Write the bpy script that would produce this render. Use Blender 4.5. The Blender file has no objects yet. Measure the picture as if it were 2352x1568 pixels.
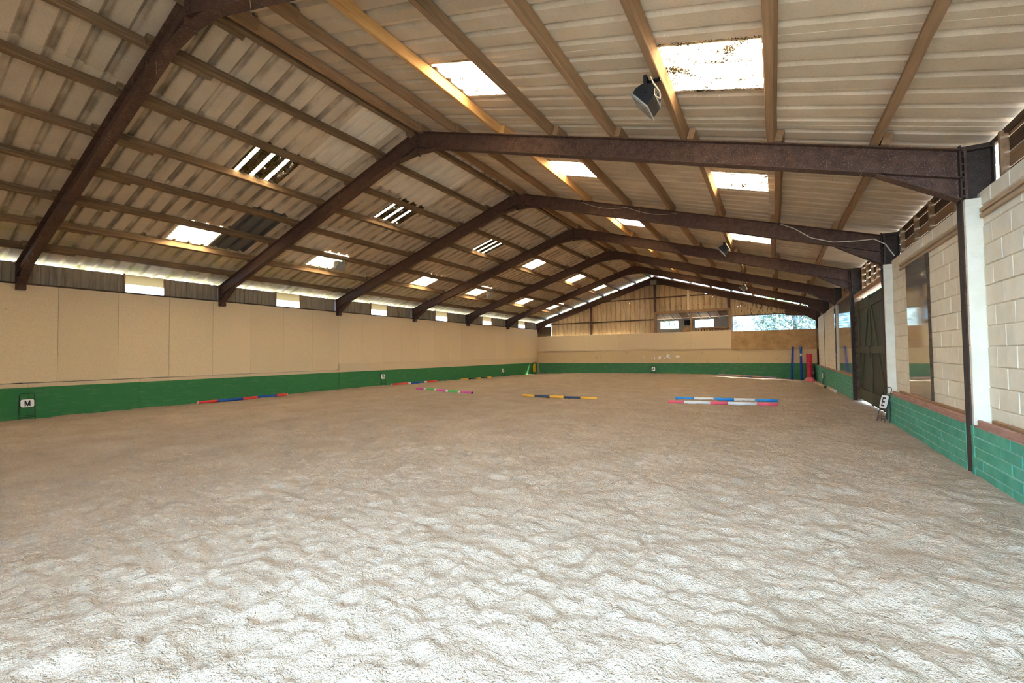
import bpy, math, random
import numpy as np
from mathutils import Vector, Matrix

random.seed(7)
rng = np.random.default_rng(7)
SC = bpy.context.scene
COL = SC.collection

# ------------------------------------------------------------------ camera
CAM = Vector((1.747, 0.0, 1.514))
yaw, pitch, roll = 0.54654, 0.02935, 0.01213
fw = Vector((-math.sin(yaw) * math.cos(pitch), math.cos(yaw) * math.cos(pitch), math.sin(pitch)))
r0 = Vector((math.cos(yaw), math.sin(yaw), 0))
u0 = r0.cross(fw)
rr = math.cos(roll) * r0 - math.sin(roll) * u0
uu = math.sin(roll) * r0 + math.cos(roll) * u0
cd = bpy.data.cameras.new('camera')
cd.sensor_width = 36.0
cd.lens = 993.25 / 2352 * 36.0
cd.clip_start = 0.05
cam = bpy.data.objects.new('camera', cd)
COL.objects.link(cam)
cam.matrix_world = Matrix(((rr.x, uu.x, -fw.x, CAM.x), (rr.y, uu.y, -fw.y, CAM.y), (rr.z, uu.z, -fw.z, CAM.z), (0, 0, 0, 1)))
SC.camera = cam

# ------------------------------------------------------------------ sky and exposure
W = bpy.data.worlds.new('sky')
SC.world = W
W.use_nodes = True
bgn = W.node_tree.nodes['Background']
bgn.inputs[0].default_value = (0.40, 0.66, 1.0, 1)      # bright hazy overcast, the same all round
bgn.inputs[1].default_value = 4.6
sd = bpy.data.lights.new('sun_offscreen', 'SUN')
sd.energy = 17.0; sd.angle = math.radians(3); sd.color = (1.0, .95, .86)
sun = bpy.data.objects.new('sun_offscreen', sd); COL.objects.link(sun)
sun.rotation_euler = Vector((-.18, -.45, -.87)).to_track_quat('-Z', 'Y').to_euler()
SC.view_settings.view_transform = 'Standard'
SC.view_settings.look = 'None'
SC.view_settings.gamma = 1.0
SC.view_settings.use_curve_mapping = False
SC.view_settings.exposure = 3.0
SC.cycles.max_bounces = 14
SC.cycles.diffuse_bounces = 8
SC.cycles.transparent_max_bounces = 16
SC.cycles.caustics_reflective = False
SC.cycles.caustics_refractive = False
SC.cycles.sample_clamp_indirect = 12.0

# ------------------------------------------------------------------ layout (metres)
BAY = 4.572
YF = lambda k: (k + 0.61132) * BAY          # the steel frames stand at YF(0) .. YF(6)
XA, XL, XR = -5.245, -14.27, 3.75            # ridge, left frame foot, right frame face
SL = 0.3065                                  # roof slope
RT = lambda x: 6.70 - SL * abs(x - XA)       # top of the rafters
ROOF = lambda x: RT(x) + 0.166               # underside of the roof sheets
CO = 1 / math.sqrt(1 + SL * SL)
SI = SL * CO
PURL = 1.175                                 # purlin spacing, measured level

def sst(a, b, x):
    t = np.clip((x - a) / (b - a), 0, 1)
    return t * t * (3 - 2 * t)

GX = [-14.3, -9.6, -5.4, -2.3, 1.3, 3.8]
GY = [-3.0, 8.0, 13.0, 18.0, 24.0, 30.3]
GZ = np.array([[.0, 0, 0, 0, 0, 0], [.03, 0, 0, 0, 0, 0], [.085, .03, 0, 0, 0, .01], [.05, .02, 0, 0, -.02, -.04],
               [-.02, 0, 0, 0, -.05, -.14], [-.07, .05, .06, .06, -.09, -.24]])

def ground(x, y):
    x = np.clip(np.asarray(x, float), GX[0], GX[-1]); y = np.clip(np.asarray(y, float), GY[0], GY[-1])
    i = np.clip(np.searchsorted(GX, x) - 1, 0, len(GX) - 2); j = np.clip(np.searchsorted(GY, y) - 1, 0, len(GY) - 2)
    gx, gy = np.array(GX), np.array(GY)
    a = (x - gx[i]) / (gx[i + 1] - gx[i]); b = (y - gy[j]) / (gy[j + 1] - gy[j])
    a = a * a * (3 - 2 * a); b = b * b * (3 - 2 * b)
    return (GZ[j, i] * (1 - a) + GZ[j, i + 1] * a) * (1 - b) + (GZ[j + 1, i] * (1 - a) + GZ[j + 1, i + 1] * a) * b

# ------------------------------------------------------------------ mesh helpers
class MB:
    def __init__(s): s.v = []; s.f = []
    def add(s, vs, fs):
        o = len(s.v); s.v += [tuple(p) for p in vs]; s.f += [tuple(i + o for i in q) for q in fs]; return s
    def box(s, x0, x1, y0, y1, z0, z1, M=None):
        vs = [Vector(p) for p in ((x0,y0,z0),(x1,y0,z0),(x1,y1,z0),(x0,y1,z0),(x0,y0,z1),(x1,y0,z1),(x1,y1,z1),(x0,y1,z1))]
        if M is not None: vs = [M @ p for p in vs]
        return s.add(vs, [(3,2,1,0),(4,5,6,7),(0,1,5,4),(1,2,6,5),(2,3,7,6),(3,0,4,7)])
    def bbox(s, x0, x1, y0, y1, z0, z1, b=.01, M=None):
        # box with chamfered edges along its longest side
        d = (x1 - x0, y1 - y0, z1 - z0); ax = d.index(max(d))
        lo = (x0, y0, z0); hi = (x1, y1, z1)
        i, j = [(1, 2), (2, 0), (0, 1)][ax]
        b = min(b, .45 * d[i], .45 * d[j])
        ring = [(lo[i] + b, lo[j]), (hi[i] - b, lo[j]), (hi[i], lo[j] + b), (hi[i], hi[j] - b), (hi[i] - b, hi[j]), (lo[i] + b, hi[j]), (lo[i], hi[j] - b), (lo[i], lo[j] + b)]
        vs = []
        for e in (lo[ax], hi[ax]):
            for p, q in ring:
                c = [0, 0, 0]; c[ax] = e; c[i] = p; c[j] = q
                c = Vector(c); vs.append(M @ c if M is not None else c)
        return s.add(vs, [tuple(range(7, -1, -1)), tuple(range(8, 16))] + [(k, (k + 1) % 8, 8 + (k + 1) % 8, 8 + k) for k in range(8)])
    def loft(s, rings, close=True, cap=True):
        n = len(rings[0]); vs = [p for r in rings for p in r]; fs = []
        for a in range(len(rings) - 1):
            for k in range(n if close else n - 1):
                fs.append((a * n + k, a * n + (k + 1) % n, (a + 1) * n + (k + 1) % n, (a + 1) * n + k))
        if cap and close:
            fs.append(tuple(range(n - 1, -1, -1))); fs.append(tuple(range((len(rings) - 1) * n, len(rings) * n)))
        return s.add(vs, fs)
    def tube(s, pts, r, n=8):
        pts = [Vector(p) for p in pts]; rings = []
        for i, p in enumerate(pts):
            d = (pts[min(i + 1, len(pts) - 1)] - pts[max(i - 1, 0)]).normalized()
            a = d.cross(Vector((0, 0, 1)))
            if a.length < 1e-3: a = d.cross(Vector((0, 1, 0)))
            a.normalize(); b = d.cross(a)
            rad = r[i] if isinstance(r, (list, tuple)) else r
            rings.append([p + rad * (math.cos(t) * a + math.sin(t) * b) for t in [2 * math.pi * k / n for k in range(n)]])
        return s.loft(rings)
    def poly(s, pts, d):
        # flat polygon given thickness by the vector d
        n = len(pts); pts = [Vector(p) for p in pts]; d = Vector(d)
        return s.add(pts + [p + d for p in pts], [tuple(range(n - 1, -1, -1)), tuple(range(n, 2 * n))] + [(k, (k + 1) % n, n + (k + 1) % n, n + k) for k in range(n)])
    def mesh(s, name, mat, smooth=False):
        m = bpy.data.meshes.new(name); m.from_pydata(s.v, [], s.f)
        if mat is not None: m.materials.append(mat)
        if smooth: m.polygons.foreach_set('use_smooth', [True] * len(m.polygons))
        m.update(); return m
    def build(s, name, mat, parent=None, smooth=False, kind=None):
        if parent is not None and parent.location.length > 0:
            L = parent.location; s.v = [(a - L.x, b - L.y, c - L.z) for a, b, c in s.v]
        return link(name, s.mesh(name, mat, smooth), parent, None, kind)

def link(name, data, parent=None, M=None, kind=None):
    o = bpy.data.objects.new(name, data); COL.objects.link(o)
    if parent is not None: o.parent = parent
    if M is not None: o.matrix_local = M
    if kind: o['kind'] = kind
    return o

def thing(name, label, cat, loc=(0, 0, 0), group=None):
    o = link(name, None); o.location = loc; o.empty_display_size = .1
    return tag(o, label, cat, group)

def tag(o, label, cat, group=None):
    o['label'] = label; o['category'] = cat
    if group: o['group'] = group
    return o

def place(o, loc, rot=(0, 0, 0)):
    o.location = loc; o.rotation_euler = rot; return o

def rounded(m, w=.006, seg=2):
    return m

# ------------------------------------------------------------------ materials
def lin(r, g, b):
    f = lambda c: (c / 255 / 12.92) if c / 255 <= .04045 else ((c / 255 + .055) / 1.055) ** 2.4
    return (f(r), f(g), f(b), 1.0)

class NT:
    def __init__(s, name):
        s.m = bpy.data.materials.new(name); s.m.use_nodes = True; s.t = s.m.node_tree
        s.b = s.t.nodes['Principled BSDF']; s.out = s.t.nodes['Material Output']
        s.tc = s.t.nodes.new('ShaderNodeTexCoord'); s.oi = None
    def n(s, kind, **kw):
        x = s.t.nodes.new(kind)
        for k, v in kw.items(): setattr(x, k, v)
        return x
    def l(s, a, b): s.t.links.new(a, b)
    def coord(s, scale=(1, 1, 1), kind='Object', rnd=False):
        if kind == 'World':
            src = s.n('ShaderNodeNewGeometry').outputs['Position']
        else: src = s.tc.outputs[kind]
        mp = s.n('ShaderNodeMapping'); mp.inputs['Scale'].default_value = scale
        s.l(src, mp.inputs['Vector'])
        if rnd:
            if s.oi is None: s.oi = s.n('ShaderNodeObjectInfo')
            ml = s.n('ShaderNodeMath', operation='MULTIPLY'); ml.inputs[1].default_value = 37.0
            s.l(s.oi.outputs['Random'], ml.inputs[0])
            cb = s.n('ShaderNodeCombineXYZ'); s.l(ml.outputs[0], cb.inputs[0]); s.l(ml.outputs[0], cb.inputs[1])
            s.l(cb.outputs[0], mp.inputs['Location'])
        return mp.outputs[0]
    def noise(s, vec, scale, detail=4, rough=.55, dist=0):
        x = s.n('ShaderNodeTexNoise'); x.inputs['Scale'].default_value = scale; x.inputs['Detail'].default_value = detail
        x.inputs['Roughness'].default_value = rough; x.inputs['Distortion'].default_value = dist
        s.l(vec, x.inputs['Vector']); return x.outputs['Fac']
    def ramp(s, fac, stops):
        x = s.n('ShaderNodeValToRGB'); e = x.color_ramp.elements
        e[0].position, e[0].color = stops[0]; e[1].position, e[1].color = stops[-1]
        for p, c in stops[1:-1]:
            k = e.new(p); k.color = c
        s.l(fac, x.inputs[0]); return x.outputs[0]
    def mask(s, fac, lo, hi):
        x = s.n('ShaderNodeMapRange'); x.inputs[1].default_value = lo; x.inputs[2].default_value = hi
        s.l(fac, x.inputs[0]); return x.outputs[0]
    def mix(s, fac, a, b, mode='MIX'):
        x = s.n('ShaderNodeMix', data_type='RGBA', blend_type=mode)
        for i, v in ((0, fac), (6, a), (7, b)):
            if isinstance(v, (int, float)): x.inputs[i].default_value = v
            elif isinstance(v, tuple): x.inputs[i].default_value = v
            else: s.l(v, x.inputs[i])
        return x.outputs[2]
    def math(s, op, a, b=0.0):
        x = s.n('ShaderNodeMath', operation=op)
        for i, v in ((0, a), (1, b)):
            if isinstance(v, (int, float)): x.inputs[i].default_value = v
            else: s.l(v, x.inputs[i])
        return x.outputs[0]
    def rnd(s, col, amt):
        if s.oi is None: s.oi = s.n('ShaderNodeObjectInfo')
        v = s.mask(s.oi.outputs['Random'], 0, 1); 
        mr = s.n('ShaderNodeMapRange'); mr.inputs[3].default_value = 1 - amt; mr.inputs[4].default_value = 1 + amt
        s.l(s.oi.outputs['Random'], mr.inputs[0])
        h = s.n('ShaderNodeHueSaturation'); s.l(mr.outputs[0], h.inputs['Value']); s.l(col, h.inputs['Color'])
        return h.outputs[0]
    def bump(s, h, strength=.3, dist=.01):
        x = s.n('ShaderNodeBump'); x.inputs['Strength'].default_value = strength; x.inputs['Distance'].default_value = dist
        s.l(h, x.inputs['Height']); s.l(x.outputs[0], s.b.inputs['Normal'])
    def done(s, col=None, rough=.8, metal=0, spec=.3):
        if col is not None:
            if isinstance(col, tuple): s.b.inputs['Base Color'].default_value = col
            else: s.l(col, s.b.inputs['Base Color'])
        s.b.inputs['Roughness'].default_value = rough; s.b.inputs['Metallic'].default_value = metal
        s.b.inputs['Specular IOR Level'].default_value = spec
        return s.m

def surf(name, c1, c2, scale=3, detail=5, stretch=(1, 1, 1), rough=.85, rnd=.0, stain=None, sscale=2, slo=.55, shi=.7,
         bump=.2, bscale=60, bdist=.004, metal=0, spec=.25, dots=None, dscale=40, dlo=.68, dhi=.72, kind='Object', srand=True):
    t = NT(name); v = t.coord(stretch, kind, srand)
    col = t.ramp(t.noise(v, scale, detail), [(.3, c1), (.7, c2)])
    if stain is not None: col = t.mix(t.mask(t.noise(v, sscale, 6, .65), slo, shi), col, stain)
    if dots is not None: col = t.mix(t.mask(t.noise(v, dscale, 2), dlo, dhi), col, dots)
    if rnd: col = t.rnd(col, rnd)
    if bump: t.bump(t.noise(v, bscale, 4, .6), bump, bdist)
    return t.done(col, rough, metal, spec)

m_cream = surf('cream_board', lin(206, 180, 140), lin(216, 192, 152), 30, 3, (1, 1, 1), .9, .035, lin(176, 146, 104), 55, .62, .78, .15, 120, .002, dots=lin(96, 74, 50), dscale=14, dlo=.765, dhi=.79, kind='World')
m_block = surf('block_paint', lin(214, 202, 174), lin(224, 213, 188), 6, 4, (1, 1, 1), .9, .03, lin(190, 168, 130), 3.2, .66, .85, .55, 150, .004, dots=lin(92, 72, 50), dscale=11, dlo=.77, dhi=.8, kind='World')
m_mortar = surf('mortar', lin(190, 172, 138), lin(204, 188, 156), 8, rough=.95)
m_green_block = surf('green_block_paint', lin(70, 138, 108), lin(90, 156, 126), 5, 5, (1, 1, 1), .85, .05, lin(110, 150, 128), 4, .66, .85, .6, 140, .004, kind='World')
m_green_mortar = surf('green_mortar', lin(140, 170, 150), lin(172, 194, 176), 9)
m_wood = surf('roof_timber', lin(106, 82, 58), lin(142, 114, 82), 5, 6, (6, .35, 6), .85, .16, lin(78, 60, 44), 2.2, .55, .75, .3, 30, .004)
m_wood_new = surf('pale_timber', lin(190, 142, 84), lin(206, 160, 102), 4, 6, (7, .3, 7), .7, .06, lin(120, 80, 44), 1.6, .62, .8, .2, 25, .003, dots=lin(70, 44, 24), dscale=2.2, dlo=.8, dhi=.84)
m_wood_brown = surf('brown_timber', lin(138, 106, 74), lin(166, 130, 94), 4, 6, (7, .35, 7), .8, .1, lin(70, 50, 34), 2, .58, .8, .25, 28, .003)
m_wood_dark = surf('dark_timber', lin(72, 54, 38), lin(104, 80, 56), 5, 6, (5, .4, 5), .9, .15, lin(38, 30, 24), 2.5, .5, .7, .3, 30, .004)
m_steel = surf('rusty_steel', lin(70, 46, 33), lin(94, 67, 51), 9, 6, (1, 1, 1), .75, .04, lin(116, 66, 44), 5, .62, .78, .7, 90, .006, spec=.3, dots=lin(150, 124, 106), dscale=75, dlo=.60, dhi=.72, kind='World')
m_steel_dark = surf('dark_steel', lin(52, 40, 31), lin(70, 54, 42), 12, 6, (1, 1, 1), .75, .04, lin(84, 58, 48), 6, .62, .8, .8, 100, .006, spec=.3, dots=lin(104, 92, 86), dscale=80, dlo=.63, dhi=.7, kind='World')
m_rail = surf('worn_rail', lin(164, 138, 106), lin(184, 158, 126), 4, 5, (6, .5, 6), .85, .05, lin(120, 92, 66), 3, .55, .75, .3, 40, .003)
m_rail_red = surf('red_brown_rail', lin(150, 108, 92), lin(176, 136, 116), 5, 5, (6, .5, 6), .85, .05, lin(110, 80, 66), 3, .55, .75, .3, 40, .003)
m_door = surf('door_boards', lin(60, 60, 42), lin(84, 82, 58), 6, 6, (8, 8, .4), .75, .12, lin(92, 96, 72), 3, .6, .8, .3, 40, .003)
m_clad = surf('grey_cladding', lin(142, 126, 102), lin(166, 148, 120), 3, 5, (3, 3, .5), .7, .06, lin(84, 74, 60), 2, .55, .8, .1, 60, .002)
def gable_mat():
    t = NT('gable_cladding'); v = t.coord((2.5, 2.5, .5), 'World'); w = t.coord((1, 1, 1), 'World')
    col = t.ramp(t.noise(v, 3, 6), [(.3, lin(176, 148, 108)), (.7, lin(198, 170, 130))])
    col = t.mix(t.mask(t.noise(v, 2.4, 6, .65), .52, .78), col, lin(140, 112, 78))
    col = t.rnd(col, .08); t.bump(t.noise(w, 40, 4), .3, .004); t.done(col, .9, 0, .2)
    hole = t.math('MULTIPLY', t.mask(t.noise(w, 11, 3, .6), .715, .72), t.mask(t.noise(w, .9, 2), .5, .52))
    tp = t.n('ShaderNodeBsdfTransparent'); mx = t.n('ShaderNodeMixShader')
    t.l(hole, mx.inputs[0]); t.l(t.b.outputs[0], mx.inputs[1]); t.l(tp.outputs[0], mx.inputs[2]); t.l(mx.outputs[0], t.out.inputs[0])
    return t.m
m_clad_back = gable_mat()
m_board_dirty = surf('stained_board', lin(164, 128, 82), lin(186, 150, 104), 2, 6, (1, 1, 1), .9, .03, lin(140, 104, 62), 2.2, .48, .8, .3, 60, .004, dots=lin(110, 80, 48), dscale=9, dlo=.62, dhi=.8)
m_board_mould = surf('mouldy_board', lin(176, 150, 110), lin(192, 166, 126), 3, 6, (2, 2, .6), .9, .03, lin(70, 54, 36), 7, .5, .6, .3, 60, .004)
m_black = surf('black_metal', lin(26, 26, 26), lin(38, 36, 34), 10, rough=.5, bump=0)
m_grey_metal = surf('weathered_alloy', lin(124, 118, 106), lin(158, 150, 136), 10, rough=.5, bump=.1)
m_white = surf('white_plastic', lin(226, 222, 212), lin(236, 232, 224), 8, rough=.5, bump=0)
m_cable = surf('pale_cable', lin(190, 176, 150), lin(206, 192, 168), 10, rough=.6, bump=0)
m_web = surf('cobweb', lin(168, 142, 104), lin(186, 160, 122), 10, rough=.95, bump=0)
m_concrete = surf('yard_tarmac', lin(96, 96, 98), lin(112, 112, 114), .6, 5, kind='World')
m_outwall = surf('outer_blockwork', lin(150, 142, 128), lin(170, 160, 146), 3, kind='World')
m_leaf = surf('leaves', lin(70, 104, 38), lin(112, 148, 60), 6, rough=.6, bump=0)
m_bark = surf('bark', lin(72, 60, 46), lin(98, 82, 64), 6)
m_red = surf('red_plastic', lin(196, 34, 48), lin(210, 46, 60), 5, rough=.45, bump=.1)
m_pinkbase = surf('dusty_red_plastic', lin(206, 100, 100), lin(220, 120, 116), 5, rough=.6, bump=.1)
m_hose = surf('yellow_hose', lin(222, 176, 24), lin(234, 192, 40), 8, rough=.5, bump=0)
m_hose_green = surf('green_hose', lin(24, 104, 78), lin(36, 122, 92), 8, rough=.5, bump=0)
m_cover = surf('dusty_sheeting', lin(140, 134, 102), lin(164, 156, 122), 4, 5, bump=.3, bscale=12, bdist=.02)
m_pallet = surf('pallet_wood', lin(156, 112, 68), lin(186, 140, 92), 5, 5, (6, 1, 6), .85, .08)
m_loftwall = surf('loft_wall', lin(186, 174, 152), lin(204, 194, 172), 2, 5, stain=lin(140, 122, 96), sscale=2, slo=.55, shi=.75)

def paint(name, rgb, dirt=.18):
    a = lin(*rgb); d = lin(*[int(c * .72 + 34) for c in rgb])
    return surf(name, a, a, 4, 3, rough=.5, bump=.08, bscale=40, stain=d, sscale=6, slo=.6, shi=.8, spec=.35)
P = {k: paint('paint_' + k, c) for k, c in dict(red=(222, 62, 58), blue=(26, 82, 160), deep_blue=(24, 58, 160), sky_blue=(40, 142, 214), white=(224, 222, 214), pink=(214, 84, 172),
     green=(84, 184, 92), rose=(232, 92, 112), yellow=(232, 172, 58), slate=(58, 70, 84), black=(44, 42, 42), faded_pink=(196, 158, 142), faded_grey=(150, 136, 138), wood=(206, 168, 124)).items()}

def split_mat(name, zline, low, lowdirt, top, wob=.0):
    # one board or wall painted in two colours, the paint line at a fixed height
    t = NT(name); v = t.coord((1, 1, 1), 'World')
    n1 = t.noise(v, 2.2, 6, .65); n2 = t.noise(v, 28, 3)
    vs = t.coord((1, 1, 5), 'World'); n3 = t.noise(vs, 3.0, 6, .7)
    lo = t.mix(t.mask(n3, .52, .8), low, lowdirt)
    hi = t.mix(t.mask(n2, .35, .75), top, tuple(c * .86 for c in top[:3]) + (1,))
    hi = t.mix(t.mask(t.noise(v, 12, 2), .77, .8), hi, lin(96, 74, 50))
    sep = t.n('ShaderNodeSeparateXYZ'); t.l(v, sep.inputs[0])
    z = sep.outputs[2]
    if wob: z = t.math('ADD', z, t.math('MULTIPLY', t.math('SUBTRACT', t.noise(v, 5, 4), .5), wob))
    col = t.mix(t.mask(z, zline - .003, zline + .003), lo, hi)
    t.bump(t.noise(v, 40, 4, .6), .2, .004)
    return t.done(col, .8), t

m_kick, _ = split_mat('kickboard_paint', .83, lin(50, 114, 62), lin(92, 130, 88), lin(208, 182, 144))
m_backwall, bt = split_mat('back_wall_paint', .785, lin(60, 118, 74), lin(122, 136, 106), lin(206, 178, 132), .03)
def back_extra(t):
    # bare patches where the cream paint has flaked off, and grime at the foot and in the corner
    v = t.coord((1, 1, 1), 'World')
    base = t.b.inputs['Base Color'].links[0].from_socket
    col = t.mix(t.math('MULTIPLY', t.mask(t.noise(v, 2.6, 6, .7), .6, .72), .55), base, lin(150, 128, 96))
    col = t.mix(t.mask(t.noise(v, 6, 5, .7), .705, .73), col, lin(96, 78, 56))
    t.l(col, t.b.inputs['Base Color'])
back_extra(bt)

def roof_mat(name, c1, c2, dark, rib=.75, moss=None, dirty=.55):
    t = NT(name); v = t.coord((1, 1, 1), 'Object', True)
    n1 = t.noise(v, 1.6, 6, .6)
    col = t.ramp(n1, [(.3, c1), (.7, c2)])
    col = t.mix(t.mask(t.noise(v, 90, 2), .66, .74), col, tuple(min(1, c * 1.45) for c in c2[:3]) + (1,))       # pale flecks
    col = t.mix(t.math('MULTIPLY', t.mask(t.noise(v, 26, 5, .7), .52, .75), dirty), col, dark)
    if moss is not None: col = t.mix(t.math('MULTIPLY', t.mask(t.noise(v, 2.2, 5, .65), .5, .68), .75), col, moss)
    # grime lying along the ribs
    sep = t.n('ShaderNodeSeparateXYZ'); t.l(t.tc.outputs['Object'], sep.inputs[0])
    ph = t.math('PINGPONG', t.math('ADD', sep.outputs[1], -.155), .16935)
    g = t.mask(t.math('ADD', ph, t.math('MULTIPLY', t.math('SUBTRACT', t.noise(v, 18, 5, .7), .5), .07)), .085, .03)
    col = t.mix(t.math('MULTIPLY', t.math('MULTIPLY', g, t.mask(t.noise(v, 1.1, 3), .4, .6)), rib), col, dark)
    col = t.rnd(col, .10)
    t.bump(t.noise(v, 120, 4, .65), .35, .004)
    return t.done(col, .95, 0, .15)

m_roofL = roof_mat('fibre_cement_left', lin(195, 174, 144), lin(213, 193, 164), lin(140, 119, 94), .8, dirty=.35)
m_roofR = roof_mat('fibre_cement_right', lin(195, 174, 144), lin(213, 193, 164), lin(140, 119, 94), .35, dirty=.3)
m_roofdark = roof_mat('fibre_cement_dark', lin(100, 96, 88), lin(118, 112, 102), lin(72, 68, 62), .6)
m_roofpale = roof_mat('fibre_cement_pale', lin(214, 198, 172), lin(226, 212, 188), lin(176, 158, 132), .3, dirty=.2)
m_roofmoss = roof_mat('fibre_cement_mossy', lin(198, 178, 142), lin(216, 198, 162), lin(136, 116, 88), .6, moss=lin(186, 178, 96))

def skylight_mat(name, lo, hi, stripes, thr=.6):
    t = NT(name); v = t.coord((1, 1, 1), 'Object', True)
    # leaf litter and moss lying on the clear sheet
    deb = t.mask(t.math('ADD', t.noise(v, 52, 6, .75, .6), t.math('MULTIPLY', t.noise(v, 4.5, 3), .55)), lo, hi)
    if stripes:
        sep = t.n('ShaderNodeSeparateXYZ'); t.l(t.tc.outputs['Object'], sep.inputs[0])
        ph = t.math('PINGPONG', t.math('ADD', sep.outputs[1], -.30), .16935)
        keep = t.mask(t.math('ADD', ph, t.math('MULTIPLY', t.noise(v, 25, 4), .05)), .06, .075)
        deb = t.math('MULTIPLY', deb, keep)
    tl = t.n('ShaderNodeBsdfTranslucent'); tl.inputs[0].default_value = (.85, .72, .54, 1)
    tp = t.n('ShaderNodeBsdfTransparent'); tp.inputs[0].default_value = (.85, .69, .47, 1)
    mx = t.n('ShaderNodeMixShader'); mx.inputs[0].default_value = .0
    t.l(tl.outputs[0], mx.inputs[1]); t.l(tp.outputs[0], mx.inputs[2])
    df = t.n('ShaderNodeBsdfDiffuse'); t.l(t.ramp(t.noise(v, 20, 3), [(.35, lin(52, 42, 28)), (.7, lin(120, 98, 62))]), df.inputs[0])
    m2 = t.n('ShaderNodeMixShader'); t.l(deb, m2.inputs[0]); t.l(mx.outputs[0], m2.inputs[1]); t.l(df.outputs[0], m2.inputs[2])
    t.l(m2.outputs[0], t.out.inputs[0]); return t.m
m_sky_light = skylight_mat('rooflight_sheet', .845, .87, False)
m_sky_heavy = skylight_mat('rooflight_littered', .56, .64, True)
m_sky_mid = skylight_mat('rooflight_specked', .79, .83, False)

def clear_mat(name, tint, trans, body, glossy=.0, dirt=None):
    t = NT(name); v = t.coord((1, 1, 1), 'World')
    tp = t.n('ShaderNodeBsdfTransparent'); tp.inputs[0].default_value = tint
    tl = t.n('ShaderNodeBsdfTranslucent'); tl.inputs[0].default_value = body
    mx = t.n('ShaderNodeMixShader'); t.l(tp.outputs[0], mx.inputs[1]); t.l(tl.outputs[0], mx.inputs[2])
    if dirt: t.l(t.mask(t.noise(v, dirt[0], 6, .7), dirt[1], dirt[2]), mx.inputs[0])
    else: mx.inputs[0].default_value = 1 - trans
    last = mx.outputs[0]
    if glossy:
        gl = t.n('ShaderNodeBsdfGlossy'); gl.inputs['Roughness'].default_value = .15
        m2 = t.n('ShaderNodeMixShader'); m2.inputs[0].default_value = glossy
        t.l(last, m2.inputs[1]); t.l(gl.outputs[0], m2.inputs[2]); last = m2.outputs[0]
    t.l(last, t.out.inputs[0]); return t.m
m_pane_clear = clear_mat('clear_sheet', (.95, .97, 1, 1), .8, (.8, .82, .85, 1))
m_pane_dirty = clear_mat('dirty_sheet', (.16, .12, .07, 1), .3, (.34, .25, .15, 1))
m_glass = clear_mat('window_glass', (.93, .97, .96, 1), .93, (.7, .75, .75, 1), .05)
m_plastic = clear_mat('polythene', (.17, .20, .22, 1), .3, (.017, .022, .028, 1), .10, dirt=(7.0, .42, .60))

t = NT('mirror_glass'); v = t.coord((1, 1, 1), 'World')
t.b.inputs['Metallic'].default_value = .8
t.l(t.ramp(t.noise(v, 1.5, 5), [(.35, (.60, .66, .58, 1)), (.7, (.72, .76, .68, 1))]), t.b.inputs['Base Color'])
t.b.inputs['Roughness'].default_value = .045
m_mirror = t.m

t = NT('arena_sand'); v = t.coord((1, 1, 1), 'World')
col = t.ramp(t.noise(v, 1.3, 6, .6), [(.3, lin(167, 146, 122)), (.7, lin(185, 165, 142))])
col = t.mix(t.math('MULTIPLY', t.mask(t.noise(v, 38, 4, .7), .5, .72), .4), col, lin(124, 102, 80))
col = t.mix(t.mask(t.noise(v, 150, 2), .66, .72), col, lin(214, 204, 190))
col = t.mix(t.mask(t.noise(v, 70, 3), .70, .74), col, lin(92, 76, 60))
cr = lambda sc, dt: t.math('ABSOLUTE', t.math('SUBTRACT', t.noise(v, sc, dt, .6), .5))
hh = t.math('ADD', t.math('ADD', cr(24, 3), t.math('MULTIPLY', cr(55, 3), .55)), t.math('MULTIPLY', t.noise(v, 150, 3, .6), .12))
t.bump(hh, 1.0, .045)
m_sand = t.done(col, .95, 0, .1)

# ------------------------------------------------------------------ floor: churned sand
def vnoise(x, y, cell, seed):
    r = np.random.default_rng(seed); T = r.random((256, 256))
    u, w = x / cell, y / cell
    i, j = np.floor(u).astype(int), np.floor(w).astype(int); a, b = u - i, w - j
    a = a * a * (3 - 2 * a); b = b * b * (3 - 2 * b)
    g = lambda p, q: T[p & 255, q & 255]
    return (g(i, j) * (1 - a) + g(i + 1, j) * a) * (1 - b) + (g(i, j + 1) * (1 - a) + g(i + 1, j + 1) * a) * b - .5

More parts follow.
